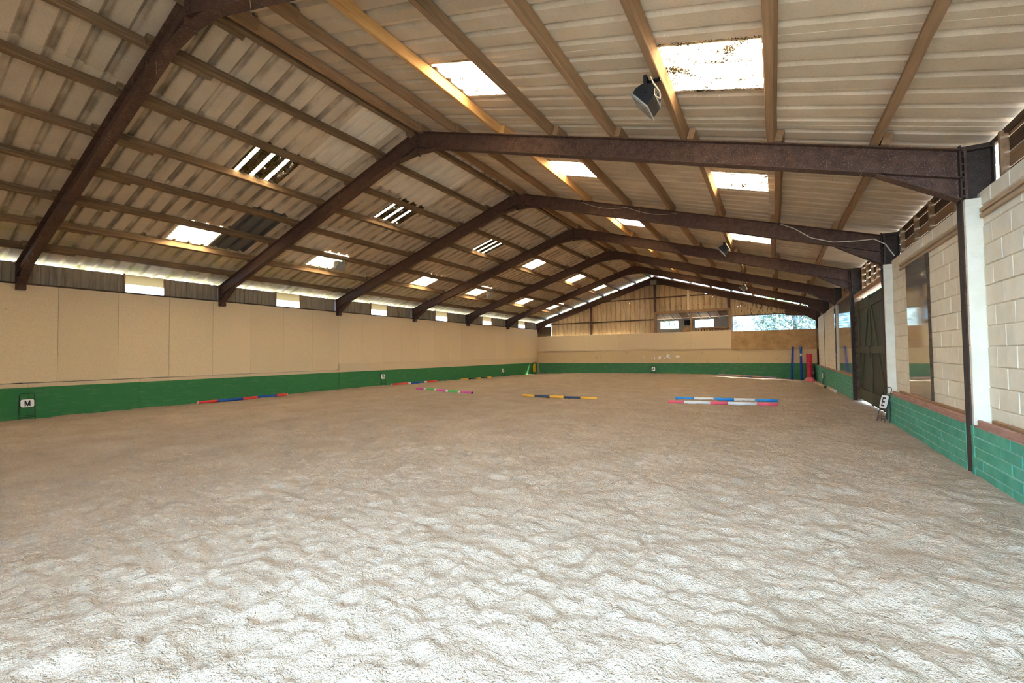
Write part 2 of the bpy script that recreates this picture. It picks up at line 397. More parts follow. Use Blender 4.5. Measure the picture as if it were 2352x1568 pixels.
def make_floor():
    xs = np.arange(-14.45, 4.1, .024)
    ys = [-1.3 + .1 * i for i in range(13)]
    while ys[-1] < 30.4: ys.append(ys[-1] + .022 + .0035 * max(0, ys[-1] - 2.0))
    ys = np.array(ys)
    X, Y = np.meshgrid(xs, ys)
    wx = X + .12 * vnoise(X, Y, .5, 11); wy = Y + .12 * vnoise(X, Y, .5, 12)
    Z = .034 * vnoise(wx, wy, .62, 1) + .032 * vnoise(wx, wy, .26, 2) + .042 * np.abs(vnoise(wx, wy, .15, 3)) + .044 * np.abs(vnoise(X, Y, .085, 4)) + .030 * np.abs(vnoise(X, Y, .052, 5))
    # hoof prints
    for _ in range(2600):
        cx, cy = rng.uniform(-14, 3.6), rng.uniform(.2, 30) ** 1.0
        if _ % 2: cy = rng.uniform(.3, 9.0)
        r, d = rng.uniform(.05, .09), rng.uniform(.010, .026)
        i0, i1 = np.searchsorted(xs, [cx - 2.6 * r, cx + 2.6 * r]); j0, j1 = np.searchsorted(ys, [cy - 2.6 * r, cy + 2.6 * r])
        if i1 <= i0 or j1 <= j0: continue
        q = ((X[j0:j1, i0:i1] - cx) ** 2 + (Y[j0:j1, i0:i1] - cy) ** 2) / r ** 2
        Z[j0:j1, i0:i1] += d * (-np.exp(-q * 1.3) + .25 * np.exp(-((np.sqrt(q) - 1.35) ** 2) * 5))
    edge = np.minimum(np.minimum(X + 14.28, 3.72 - X), 30.2 - Y)
    Z = Z * (0.55 + .45 * sst(0, .5, edge)) + .02 * (1 - sst(0, .35, edge))
    Z = Z + ground(X, Y)
    h, w = X.shape
    co = np.stack([X, Y, Z], -1).reshape(-1, 3).astype(np.float32)
    idx = np.arange(h * w).reshape(h, w)
    q = np.stack([idx[:-1, :-1], idx[:-1, 1:], idx[1:, 1:], idx[1:, :-1]], -1).reshape(-1).astype(np.int32)
    m = bpy.data.meshes.new('floor'); n = len(q) // 4
    m.vertices.add(h * w); m.vertices.foreach_set('co', co.ravel())
    m.loops.add(len(q)); m.loops.foreach_set('vertex_index', q)
    m.polygons.add(n); m.polygons.foreach_set('loop_start', np.arange(0, 4 * n, 4, dtype=np.int32)); m.polygons.foreach_set('loop_total', np.full(n, 4, np.int32))
    m.polygons.foreach_set('use_smooth', np.ones(n, bool))
    m.materials.append(m_sand); m.update(calc_edges=True)
    o = link('floor', m, kind='structure'); o['label'] = 'churned pale brown sand floor of the riding arena'
make_floor()

yd = MB(); yd.box(-60, 60, -60, 90, -.60, -.42); yd.build('yard', m_concrete, kind='structure')

# ------------------------------------------------------------------ roof
RIB = .3387
def sheet_profile(n):
    pts = []
    for k in range(n):
        o = k * RIB
        pts += [(o, 0), (o + .112, 0), (o + .126, .054), (o + .172, .054), (o + .224, 0)]
    pts.append((n * RIB + .055, 0)); return pts

_sheets = {}
def sheet_mesh(L, mat, n=3):
    key = (round(L, 3), mat.name, n)
    if key not in _sheets:
        pr = sheet_profile(n); t = .006; b = MB(); N = len(pr)
        vs = [(x, y, z + d) for x in (0, L) for d in (0, t) for y, z in pr]
        fs = []
        for k in range(N - 1):
            fs.append((k, k + 1, 2 * N + k + 1, 2 * N + k)); fs.append((N + k + 1, N + k, 3 * N + k, 3 * N + k + 1))
            fs.append((k + 1, k, N + k, N + k + 1)); fs.append((2 * N + k, 2 * N + k + 1, 3 * N + k + 1, 3 * N + k))
        fs.append((0, 2 * N, 3 * N, N)); fs.append((N - 1, 2 * N - 1, 4 * N - 1, 3 * N - 1))
        b.add(vs, fs); _sheets[key] = b.mesh('roof_sheet', mat)
    return _sheets[key]

cb = MB()                                                       # ridge capping over the top of both slopes
cb.poly([(XA - .32, -1.3, ROOF(XA - .32) + .06), (XA, -1.3, ROOF(XA) + .09), (XA + .32, -1.3, ROOF(XA + .32) + .06), (XA, -1.3, ROOF(XA) + .115)], (0, 31.8, 0))
ceiling = cb.build('ceiling', m_roofR, kind='structure')

ROWS = [(.01, 2.44), (2.25, 4.79), (4.60, 7.14), (6.95, 9.45)]
SKYCOLS = {0, 4, 9, 13, 18, 22, -5}
def sheet_at(side, u_a, u_b, col, mesh, name, lift):
    # side -1 left slope, +1 right; u measured level from the ridge
    y = 5.07 + 1.016 * col
    d = Vector((side * CO, 0, -SI)); nrm = Vector((side * SI, 0, CO)); yy = nrm.cross(d)
    ya = y if yy.y > 0 else y + 1.016
    tilt = .016 / (u_b - u_a)
    x0 = XA + side * u_a
    org = Vector((x0, ya, ROOF(x0))) + nrm * lift
    d2 = (d + nrm * tilt).normalized(); n2 = d2.cross(yy)
    Mx = Matrix(((d2.x, yy.x, n2.x, org.x), (d2.y, yy.y, n2.y, org.y), (d2.z, yy.z, n2.z, org.z), (0, 0, 0, 1)))
    return link(name, mesh, ceiling, Mx)

for side in (-1, 1):
    for col in range(-6, 25):
        for r, (a, b) in enumerate(ROWS):
            mat = m_roofL if side < 0 else m_roofR
            if side < 0:
                if r == 2 and col in (1, 2) : mat = m_roofdark if col == 1 else m_roofL
                if r == 2 and col in (2, 3): mat = m_roofpale if col == 3 else mat
                if r == 3: mat = m_roofmoss
                if r == 0 and col in (1, 3, 4): mat = m_roofpale
            lift = .004 + .007 * (col % 2)
            L = (b - a) / CO
            if col in SKYCOLS and r in (1, 2):
                mid = (a + b) / 2
                la, lb = (a + .08, mid + .10) if r == 1 else (mid - .04, b)
                oa, ob = (mid - .05, b) if r == 1 else (a, mid + .03)
                sm = (m_sky_heavy if r == 1 else m_sky_light) if side < 0 else (m_sky_mid if r == 2 else m_sky_light)
                if side < 0 and r == 1 and col > 10: sm = m_sky_mid
                so = sheet_at(side, la, lb, col, sheet_mesh((lb - la) / CO, sm), 'rooflight', lift)
                so['label'] = 'translucent rooflight sheet specked with leaf litter'
                sheet_at(side, oa, ob, col, sheet_mesh((ob - oa) / CO, mat), 'roof_sheet', lift)
            else:
                sheet_at(side, a, b, col, sheet_mesh(L, mat), 'roof_sheet', lift)

# purlins: one timber per bay on every line, lapped side by side over the frames
def purlin_mesh(seed, mat, w=.094, h=.158, L=BAY + .26):
    r = random.Random(seed); b = MB(); rings = []
    for i in range(7):
        y = -L / 2 + L * i / 6; dx, dz = r.uniform(-.008, .008), r.uniform(-.004, .0)
        ch = .008
        rings.append([(x + dx, y, z + dz) for x, z in ((-w/2 + ch, 0), (w/2 - ch, 0), (w/2, ch), (w/2, h), (-w/2, h), (-w/2, ch))])
    b.loft(rings); return b.mesh('purlin', mat)
PM = [purlin_mesh(i, m_wood) for i in range(4)] + [purlin_mesh(9, m_wood_new), purlin_mesh(10, m_wood_brown), purlin_mesh(11, m_wood_brown), purlin_mesh(12, m_wood_dark)]
for side in (-1, 1):
    for k in range(0, 8):
        u = .13 if k == 0 else PURL * k
        for b in range(-1, 6):
            x = XA + side * (u + (.048 if b % 2 else -.048))
            y = (YF(b) + YF(b + 1)) / 2 + (.68 if b < 0 else 0)
            nrm = Vector((side * SI, 0, CO)); d = Vector((CO, 0, -side * SI))
            org = Vector((x, y, RT(x) + .001))
            if k == 0: mesh = PM[0] if side < 0 else PM[5]
            elif side > 0: mesh = PM[4] if (k == 2) else PM[5 + (k + b) % 2]
            else: mesh = PM[(k * 3 + b) % 4]
            if k == 0: org.z -= .02
            Mx = Matrix(((d.x, 0, nrm.x, org.x), (d.y, 1, nrm.y, org.y), (d.z, 0, nrm.z, org.z), (0, 0, 0, 1)))
            link('purlin', mesh, ceiling, Mx)

# ------------------------------------------------------------------ steel portal frames
def isec(w, dp, tf, tw):
    return [(-w/2, 0), (w/2, 0), (w/2, tf), (tw/2, tf), (tw/2, dp - tf), (w/2, dp - tf), (w/2, dp), (-w/2, dp), (-w/2, dp - tf), (-tw/2, dp - tf), (-tw/2, tf), (-w/2, tf)]
SEC = isec(.165, .345, .014, .012)
ORD = ['whose left foot comes down above the letter M', 'landing above the red and blue pole on the left wall', 'whose right knee carries a looped pale cable', 'whose dark column stands beside the green double doors',
       'third from the far gable wall', 'second from the far gable wall', 'standing against the far gable cladding']
def make_frame(k):
    Y = YF(k); dz = 0 if k < 6 else -.06
    root = thing('portal_frame', 'brown steel roof frame ' + ORD[k], 'roof frame', (XA, Y, 0))
    ms = m_steel
    for s in (-1, 1):
        xa, xe = XA + s * .012, XA + s * 9.005
        b = MB()
        ring = lambda x: [(x, Y + y, RT(x) + dz - h / CO) for y, h in SEC]
        b.loft([ring(xa), ring(xe)])
        rf = b.build('rafter', ms, root)
        # eaves haunch: web and sloping bottom flange
        xs = XA + s * 8.24; zs = RT(xs) + dz - .345 / CO; ze = 3.30 + dz; zt = RT(xe) + dz - .345 / CO
        b = MB(); b.poly([(xs, Y - .006, zs + .01), (xe, Y - .006, zt + .01), (xe, Y - .006, ze)], (0, .012, 0))
        b.loft([[(xs - s * .05, Y - .0825, zs + .012), (xs - s * .05, Y + .0825, zs + .012), (xs - s * .05, Y + .0825, zs - .002), (xs - s * .05, Y - .0825, zs - .002)],
                [(xe, Y - .0825, ze + .016), (xe, Y + .0825, ze + .016), (xe, Y + .0825, ze), (xe, Y - .0825, ze)]])
        b.build('haunch', ms, root)
        b = MB(); b.box(min(xe, xe + s * .022), max(xe, xe + s * .022), Y - .0825, Y + .0825, 3.27 + dz, RT(xe) + dz + .02)
        ep = b.build('end_plate', ms, root)
        b = MB()
        for i in range(6):
            for yb in (-.055, .055):
                z = 3.36 + i * .1; b.tube([(xe, Y + yb, z), (xe - s * .022, Y + yb, z)], .014, 6)
        b.build('bolts', ms, root, kind='stuff')
        # column
        b = MB(); x1 = ((3.722 if k < 4 else 3.785) if s > 0 else xe - .024); x2 = x1 + s * .30
        cs = [(x1 + s * h, Y + y) for y, h in isec(.165, .30, .016, .012)]
        z0 = float(ground(3.7 if s > 0 else -14.2, Y)) - .12
        b.loft([[(x, y, z0) for x, y in cs], [(x, y, RT(x1) + dz + .035) for x, y in cs]])
        # stiffeners across the knee
        for z in (RT(xe) + dz - .03, 3.31 + dz): b.box(min(x1, x2), max(x1, x2), Y - .08, Y + .08, z, z + .014)
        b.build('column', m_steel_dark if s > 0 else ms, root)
        if s < 0:
            b = MB(); b.box(XL - .025, XL + .18, Y - .08, Y + .08, 3.255 + dz, 3.36 + dz); b.build('knee_bracket', ms, root)
        # purlin cleats
        for q in range(1, 8):
            u = PURL * q; x = XA + s * (u + .09); nrm = Vector((s * SI, 0, CO)); d = Vector((CO, 0, -s * SI))
            M = Matrix(((d.x, 0, nrm.x, x), (d.y, 1, nrm.y, Y), (d.z, 0, nrm.z, RT(x) + dz), (0, 0, 0, 1)))
            M.translation -= root.location
            c = MB(); c.box(-.03, .03, -.05, .05, 0, .007).box(-.03, -.023, -.05, .05, 0, .11); c.box(-.023, -.006, -.012, .012, .05, .074)
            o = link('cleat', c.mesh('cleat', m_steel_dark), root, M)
    # apex: end plates and the little haunch under the ridge
    b = MB(); b.box(XA - .013, XA + .013, Y - .0825, Y + .0825, 6.16 + dz, 6.74 + dz); b.build('apex_plate', ms, root)
    for s in (-1, 1):
        xs = XA + s * .64; zs = RT(xs) + dz - .345 / CO; ze = 6.20 + dz; zc = RT(XA) + dz - .345 / CO
        b = MB(); b.poly([(xs, Y - .006, zs), (XA, Y - .006, zc), (XA, Y - .006, ze)], (0, .012, 0))
        b.loft([[(xs + s * .03, Y - .0825, zs + .012), (xs + s * .03, Y + .0825, zs + .012), (xs + s * .03, Y + .0825, zs), (xs + s * .03, Y - .0825, zs)],
                [(XA, Y - .0825, ze + .014), (XA, Y + .0825, ze + .014), (XA, Y + .0825, ze), (XA, Y - .0825, ze)]])
        b.build('apex_haunch', ms, root)
    return root
FRAMES = [make_frame(k) for k in range(0, 7)]

# ------------------------------------------------------------------ left wall: painted boards over blockwork, cladding strip and windows above
b = MB(); b.box(-14.75, -14.345, -1.3, 30.6, -.5, 3.40)
wall_left = b.build('wall_left', m_outwall, kind='structure')
edges = [2.262 + 1.2155 * i for i in range(-2, 24)]
for i in range(len(edges) - 1):
    y0, y1 = edges[i], min(edges[i + 1], 30.22)
    z0 = .945 if y0 < 11.9 else 1.197
    pr = random.Random(i).uniform(0, .007)
    b = MB(); b.box(-14.345, -14.262 + pr * .6, y0 + .003, y1 - .003, z0 + random.Random(i + 50).uniform(-.006, .004), 3.405)
    b.build('wall_board', m_cream, wall_left)
ge = [-1.1, .69, 2.97, 5.19, 7.466, 9.72, 12.0, 14.287, 16.576, 18.82, 21.14, 23.41, 25.67, 28.0, 30.22]
for i in range(len(ge) - 1):
    z1 = .928 if ge[i] < 11.9 else 1.19
    b = MB(); b.box(-14.345, -14.256 + random.Random(i + 9).uniform(0, .006), ge[i] + .0025, ge[i + 1] - .0025, -.3, z1)
    b.build('kickboard', m_kick, wall_left)
b = MB(); b.bbox(-14.46, -14.24, -1.1, 30.2, 3.405, 3.445); b.build('wall_plate', m_wood_dark, wall_left)

def clad_sheet(y0, y1, z0, z1, x, pitch, depth, t=.004):
    # vertical ribbed strip in the plane x = const
    pts = []; y = y0
    while y < y1 - .001:
        for a, dx in ((0, 0), (.45, 0), (.55, depth), (.90, depth)):
            if y + a * pitch < y1: pts.append((y + a * pitch, dx))
        y += pitch
    pts.append((y1, 0)); b = MB(); N = len(pts)
    vs = [(x - d - q, y, z) for z in (z0, z1) for q in (0, t) for y, d in pts]; fs = []
    for k in range(N - 1):
        fs += [(k, k + 1, 2*N + k + 1, 2*N + k), (N + k + 1, N + k, 3*N + k, 3*N + k + 1), (k + 1, k, N + k, N + k + 1), (2*N + k, 2*N + k + 1, 3*N + k + 1, 3*N + k)]
    return b.add(vs, fs)
WY = [(4.875, 5.81), (9.352, 10.293), (13.87, 14.825), (18.37, 19.37), (22.91, 23.93), (27.44, 28.46)]
for k in range(-1, 6):
    ya, yb = max(-1.05, YF(k) + .09), YF(k + 1) - .03
    spans = [(ya, yb)] if k < 0 else [(ya, WY[k][0] - .02), (WY[k][1] + .02, yb)]
    for a, c in spans: clad_sheet(a, c, 3.43, 3.975, -14.42, .152, .03).build('cladding_sheet', m_clad, wall_left)
for i, (a, c) in enumerate(WY):
    w = MB(); w.bbox(-14.45, -14.38, a - .045, a, 3.445, 4.0).bbox(-14.45, -14.38, c, c + .045, 3.445, 3.98)
    wo = w.build('window_%d' % (i + 1), m_wood_brown, kind='structure')
    b = MB(); b.box(-14.43, -14.424, a, c, 3.445, 3.70); b.build('lower_pane', m_pane_clear, wo)
    b = MB(); b.box(-14.43, -14.424, a, c, 3.70, 3.985); b.build('upper_pane', m_pane_dirty, wo)

# ------------------------------------------------------------------ right wall: painted blocks on a green plinth
WX, PX = 3.87, 3.72
CH, CL, GH = .237, .470, .1215
b = MB()
for y0, y1 in ((-1.3, 11.98), (16.62, 30.6)):
    b.box(WX + .010, 4.12, y0, y1, -.5, 3.372); b.box(PX + .010, WX + .02, y0, y1, -.5, .606)
wall_right = b.build('wall_right', m_mortar, kind='structure')
def courses(y0, y1, z0, z1, h, l, x, depth, joint, rnd):
    out = []; n = 0; z = z0
    while z < z1 - .03:
        zt = min(z + h - joint, z1); y = y0 - (l / 2 if n % 2 else 0)
        while y < y1 - .02:
            a, c = max(y, y0) + joint / 2, min(y + l, y1) - joint / 2
            if c - a > .03: out.append((a, c, z, zt, rnd.uniform(-.003, .003)))
            y += l
        z += h; n += 1
    return out
def block_mesh(a, c, z0, z1, x, dx, depth):
    m = MB(); ch = .006; xf = x + dx
    m.loft([[(x + depth, a, z0), (x + depth, c, z0), (x + depth, c, z1), (x + depth, a, z1)],
            [(xf + ch, a, z0), (xf + ch, c, z0), (xf + ch, c, z1), (xf + ch, a, z1)],
            [(xf, a + ch, z0 + ch), (xf, c - ch, z0 + ch), (xf, c - ch, z1 - ch), (xf, a + ch, z1 - ch)]])
    return m
RND = random.Random(3)
GTOP = .606
spans = [(5.32, 7.25, True), (7.45, 11.80, True), (-1.1, 5.32, False), (16.66, 20.95, False), (21.2, 25.52, False), (25.78, 30.22, False)]
for y0, y1, single in spans:
    wb = courses(y0, y1, .588 + .006, 3.372, CH, CL, WX, .02, .009, RND)
    gt = GTOP if y0 < 12 else .70
    gb = []; z = gt - GH
    gb = courses(y0, y1, gt - 7 * GH, gt, GH, CL, PX, .02, .010, RND)
    if single:
        for a, c, z0, z1, dx in wb: block_mesh(a, c, z0, z1, WX, dx, .02).build('block', m_block, wall_right)
        for a, c, z0, z1, dx in gb: block_mesh(a, c, z0, z1, PX, dx, .02).build('plinth_block', m_green_block, wall_right)
        b = MB(); b.box(PX + .008, PX + .013, y0, y1, -.4, gt - .004); b.build('plinth_joints', m_green_mortar, wall_right)
    else:
        q = MB(); g = MB()
        for a, c, z0, z1, dx in wb: t_ = block_mesh(a, c, max(z0, gt), z1, WX, dx, .02) if z1 > gt + .02 else MB(); q.add(t_.v, t_.f)
        for a, c, z0, z1, dx in gb: t_ = block_mesh(a, c, z0, z1, PX, dx, .02); g.add(t_.v, t_.f)
        q.build('blockwork', m_block, wall_right, kind='stuff'); g.build('plinth_blockwork', m_green_block, wall_right, kind='stuff')
        b = MB(); b.box(PX + .008, PX + .013, y0, y1, -.4, gt - .004)
        if gt > .65: b.box(PX + .008, WX + .02, y0, y1, .55, gt - .006)
        b.build('plinth_joints', m_green_mortar, wall_right)
    b = MB(); b.box(PX + .004, WX + .005, y0, y1, gt - .012, gt + .006); b.build('plinth_ledge', m_rail_red, wall_right)
# block piers either side of the steel columns
for k, side in ((0, 2), (1, 2), (2, 1), (4, 2), (5, 2)):
    Y = YF(k)
    for s in ((-1, 1) if side == 2 else (-1,)):
        a, c = (Y - .155, Y - .086) if s < 0 else (Y + .086, Y + .13)
        zt = 3.30; XP = XR if k < 4 else 3.812
        gt = GTOP if k < 3 else .70
        b = MB(); n = 0; z = gt
        while z < zt - .02:
            b.bbox(XP - .018, WX + .02, a, c, z + .003, min(z + CH - .003, zt), .006); z += CH
        b.box(XP - .012, WX + .02, a + .004, c - .004, gt, zt - .01)
        b.build('pier', m_block, wall_right)
        b = MB(); z = gt - 7 * GH
        while z < gt - .02:
            b.bbox(PX - .002, WX + .02, a, c, z + .003, z + GH - .003, .006); z += GH
        b.box(PX + .006, WX + .02, a + .004, c - .004, -.4, gt - .01)
        b.build('pier_foot', m_green_block, wall_right)
# mirror rails
for y0, y1 in ((4.8, 7.16), (7.62, 11.05)):
    for z0, z1, x0 in ((3.112, 3.158, WX - .036), (3.045, 3.088, WX - .036)):
        b = MB(); b.bbox(x0, WX + .004, y0, y1, z0, z1, .006); b.build('mirror_rail', m_rail, wall_right)
    b = MB(); b.box(WX - .012, WX + .004, y0, y1, 3.085, 3.115); b.build('rail_groove', m_rail, wall_right)
for y0, y1 in ((4.8, 7.12), (7.50, 11.40)):
    b = MB(); b.bbox(PX + .012, PX + .052, y0, y1, .608, .682, .006); b.build('mirror_rail', m_rail_red, wall_right)
    b = MB(); b.bbox(WX - .05, WX - .006, y0, y1 - .1, .608, .70, .006); b.build('mirror_rail', m_wood_brown, wall_right)
for y0, y1 in ((16.75, 20.9),):
    b = MB(); b.bbox(PX + .02, WX - .02, y0, y1, .70, .735, .008); b.build('mirror_rail', m_wood_brown, wall_right)
    b = MB(); b.bbox(WX - .06, WX + .004, y0, y1, 3.275, 3.37, .008); b.build('mirror_rail', m_wood_brown, wall_right)

# open boarding between the wall top and the roof
def boarding(y0, y1, z0, studs, gap):
    z = z0; n = 0
    while z < 3.93:
        h = .165 if gap < .03 else .15
        b = MB(); b.bbox(4.062, 4.082, y0, y1, z, min(z + h, 4.0), .003); b.build('weatherboard', m_wood_brown if n % 2 else m_wood_dark, wall_right)
        z += h + gap; n += 1
    for i in range(studs):
        y = y0 + .18 + (y1 - y0 - .36) * i / (studs - 1) + random.Random(i).uniform(-.08, .08)
        b = MB(); b.bbox(3.985, 4.06, y - .026, y + .026, z0 - (.0 if z0 > 3.3 else .02), 3.98, .004); b.build('stud', m_wood_brown, wall_right)
for k in range(-1, 6):
    if k == 2: boarding(YF(k) + .09, YF(k + 1) - .09, 3.19, 7, .024)
    else: boarding(max(-1.05, YF(k) + .09), YF(k + 1) - .09, 3.385, 5, .010)
b = MB(); b.bbox(4.02, 4.07, -1.1, 30.2, 3.94, 4.01); b.build('eaves_rail', m_wood_dark, wall_right)

# double doors in the third bay
b = MB(); b.bbox(3.80, 3.98, 11.98, 16.45, 3.045, 3.165, .01)
lintel = b.build('trim_1', m_wood_brown, kind='structure'); lintel['label'] = 'timber beam over the green double doors'
DC = 14.55
for di, (ya, yb, hs) in enumerate(((DC + .008, 16.38, 1), (12.72, DC - .008, -1))):
    f = MB(); f.box(3.905, 3.915, ya + .01, yb - .01, .06, 2.95)
    dr = f.build('door_%d' % (di + 1), m_door, kind='structure')
    dr['label'] = 'dark green ledged and braced barn door leaf'
    n = 8; w = (yb - ya) / n
    for i in range(n):
        b = MB(); b.bbox(3.900, 3.925, ya + i * w + .003, ya + (i + 1) * w - .003, .05 + .01 * (i % 2), 2.965, .004); b.build('plank', m_door, dr)
    for z0, z1 in ((2.66, 2.84), (1.42, 1.60), (.13, .40)):
        b = MB(); b.bbox(3.868, 3.900, ya + .01, yb - .01, z0, z1, .006); b.build('ledge', m_door, dr)
    for e in (ya + .01, yb - .11):
        b = MB(); b.bbox(3.870, 3.898, e, e + .10, .05, 2.96, .006); b.build('stile', m_door, dr)
    hy, cy = (yb - .12, ya + .12) if hs > 0 else (ya + .12, yb - .12)
    b = MB(); b.poly([(3.872, hy, .40), (3.872, hy - hs * .16, .40), (3.872, cy, 2.66), (3.872, cy + hs * .16, 2.66)], (.026, 0, 0)); b.build('brace', m_door, dr)
    b = MB(); e = ya + .05 if hs > 0 else yb - .05
    b.tube([(3.862, e, 1.30), (3.862, e, 1.62)], .012, 6).box(3.86, 3.872, e - .03, e + .03, 1.44, 1.56); b.build('bolt', m_steel, dr)
b = MB(); b.bbox(3.86, 3.99, 12.0, 12.72, -.2, 3.05, .01); jb = b.build('trim_2', m_wood_dark, kind='structure')
b = MB(); b.bbox(3.80, 3.99, 16.385, 16.44, -.2, 3.05, .01); b.build('trim_3', m_wood_dark, kind='structure')

# mirrors
def mirror(y0, y1, z0, z1, label, edge=None):
    b = MB(); b.box(WX - .032, WX - .022, y0, y1, z0, z1); o = b.build('wall_mirror', m_mirror)
    tag(o, label, 'mirror')
    b = MB(); b.box(WX - .022, WX + .004, y0 + .004, y1 - .004, z0, z1); b.build('backing', m_wood_dark, o)
    if edge:
        b = MB(); b.bbox(WX - .034, WX + .003, edge[0], edge[1], z0, z1, .004); b.build('edge_strip', m_wood_dark, o)
mirror(9.32, 10.58, .684, 3.045, 'tall narrow mirror held between timber rails on the cream block wall', (9.292, 9.318))
mirror(16.95, 20.86, .735, 3.275, 'wide mirror filling the wall bay beyond the double doors')
mirror(21.30, 21.95, .715, 3.20, 'slim mirror strip beyond the wide mirror')

# ------------------------------------------------------------------ far gable wall
YB = YF(6)
def back_wall():
    b = MB(); nx, nz = 150, 24
    xs = np.linspace(-14.34, 3.9, nx); zs = np.linspace(-.45, 1.74, nz)
    X, Z = np.meshgrid(xs, zs)
    Y = YB + .02 - .035 * vnoise(X, Z, .7, 31) - .022 * vnoise(X, Z, .25, 32) - .05 * sst(.78, .70, Z) * 0
    idx = np.arange(nx * nz).reshape(nz, nx)
    front = [(float(x), float(y), float(z)) for x, y, z in zip(X.ravel(), Y.ravel(), Z.ravel())]
    fs = [(idx[j, i], idx[j, i + 1], idx[j + 1, i + 1], idx[j + 1, i]) for j in range(nz - 1) for i in range(nx - 1)]
    b.add(front, fs); b.box(-14.34, 3.9, YB + .08, YB + .3, -.45, 1.735)
    b.add([(-14.34, YB, 1.735), (3.9, YB, 1.735), (3.9, YB + .3, 1.735), (-14.34, YB + .3, 1.735)], [(0, 1, 2, 3)])
    return b.build('wall_back', m_backwall, kind='structure')
wall_back = back_wall()
pe = [-14.3, -13.4, -10.26, -7.785, -5.36, -2.93, -.58]
for i in range(len(pe) - 1):
    b = MB(); z0 = 1.70 if i != 4 else 1.70
    pr = [.0, .006, .0, .004, .016, .010][i]
    b.box(pe[i] + .004, pe[i + 1] - .004, YB - .035 - pr, YB + .02, z0, 2.862 + [.0, .02, .015, .0, -.01, .0][i])
    b.build('wall_board', m_cream, wall_back)
b = MB(); b.box(-.592, 3.872, YB - .05, YB + .02, 1.60, 2.765); b.build('stained_board', m_board_dirty, wall_back)
# flaked paint patches
for i, (x, z, sx, sz) in enumerate(((-6.05, 1.22, .05, .09), (-5.45, 1.12, .05, .13), (-5.28, 1.10, .04, .14), (-4.95, 1.17, .11, .15), (-4.62, 1.14, .05, .09), (-4.42, 1.25, .14, .16), (-4.30, 1.12, .06, .07), (-3.80, 1.22, .17, .11))):
    r = random.Random(i + 70); n = 11
    pts = [(x + sx * r.uniform(.55, 1.1) * math.cos(2 * math.pi * q / n) + .4 * sz * math.sin(2 * math.pi * q / n) * (.5 if i > 2 else .1), YB - .022, z + sz * r.uniform(.5, 1.1) * math.sin(2 * math.pi * q / n)) for q in range(n)]
    b = MB(); b.poly(pts, (0, .05, 0)); b.build('bare_plaster', m_white, wall_back)
# ribbed cladding
def gable_sheet(x0, x1, z0, z1, mat, y=YB + .115):
    pts = []; x = x0
    while x < x1 - .002:
        for a, d in ((0, 0), (.25, 0), (.27, -.045), (.305, -.045)):
            if x + a < x1: pts.append((x + a, d))
        x += .345
    pts.append((x1, 0)); b = MB(); N = len(pts); zt = lambda x: min(z1, RT(x) - .12)
    if min(zt(x0), zt(x1)) <= z0 + .02: return
    vs = [(x, y - d - q, zz) for fz in (0, 1) for q in (0, .006) for x, d in pts for zz in [(z0 if fz == 0 else zt(x))]]; fs = []
    for k in range(N - 1):
        fs += [(k, k + 1, 2*N + k + 1, 2*N + k), (N + k + 1, N + k, 3*N + k, 3*N + k + 1), (k + 1, k, N + k, N + k + 1), (2*N + k, 2*N + k + 1, 3*N + k + 1, 3*N + k)]
    b.add([(p[0] - x0, p[1], p[2]) for p in vs], fs); link('cladding_sheet', b.mesh('cladding_sheet', mat), wall_back, Matrix.Translation((x0, 0, 0)))
ce = [-13.10, -12.06, -11.03, -9.98, -8.94, -7.90, -6.87, -5.83, -5.2, -4.15, -3.11, -2.06, -.63, .0]
for i in range(len(ce) - 1):
    op = ce[i] >= -5.21
    for z0, z1 in ((2.83, 3.80), (3.76, 5.26), (5.22, 7.0)):
        if op:
            if z1 < 4: continue
            if z0 < 4: z0 = 4.24 if ce[i] < -.7 else 3.74
        gable_sheet(ce[i], ce[i + 1] + .012, z0, z1, m_clad_back, YB + .115 + .008 * (i % 2))
b = MB(); b.box(-14.3, -13.12, YB + .09, YB + .12, 2.84, 3.62); b.build('end_board', m_wood_dark, wall_back)
b = MB(); b.poly([(-.02, YB + .10, 3.74), (2.3, YB + .10, 3.74), (2.3, YB + .10, RT(2.3) - .14), (-.02, YB + .10, RT(0) - .14)], (0, .012, 0)); b.build('mouldy_board', m_board_mould, wall_back)
b = MB(); b.poly([(2.3, YB + .12, 3.62), (3.9, YB + .12, 3.50), (3.9, YB + .12, 3.72), (2.3, YB + .12, RT(2.3) - .12)], (0, .012, 0)); b.build('end_board', m_wood_dark, wall_back)
for sd_ in (-1, 1):
    b = MB(); xe = XA + sd_ * 9.2
    b.poly([(XA, YB + .13, RT(XA) - .2), (xe, YB + .13, RT(xe) - .2), (xe, YB + .13, RT(xe) + .055), (XA, YB + .13, RT(XA) + .055)], (0, .02, 0)); b.build('verge_board', m_wood_brown, wall_back)
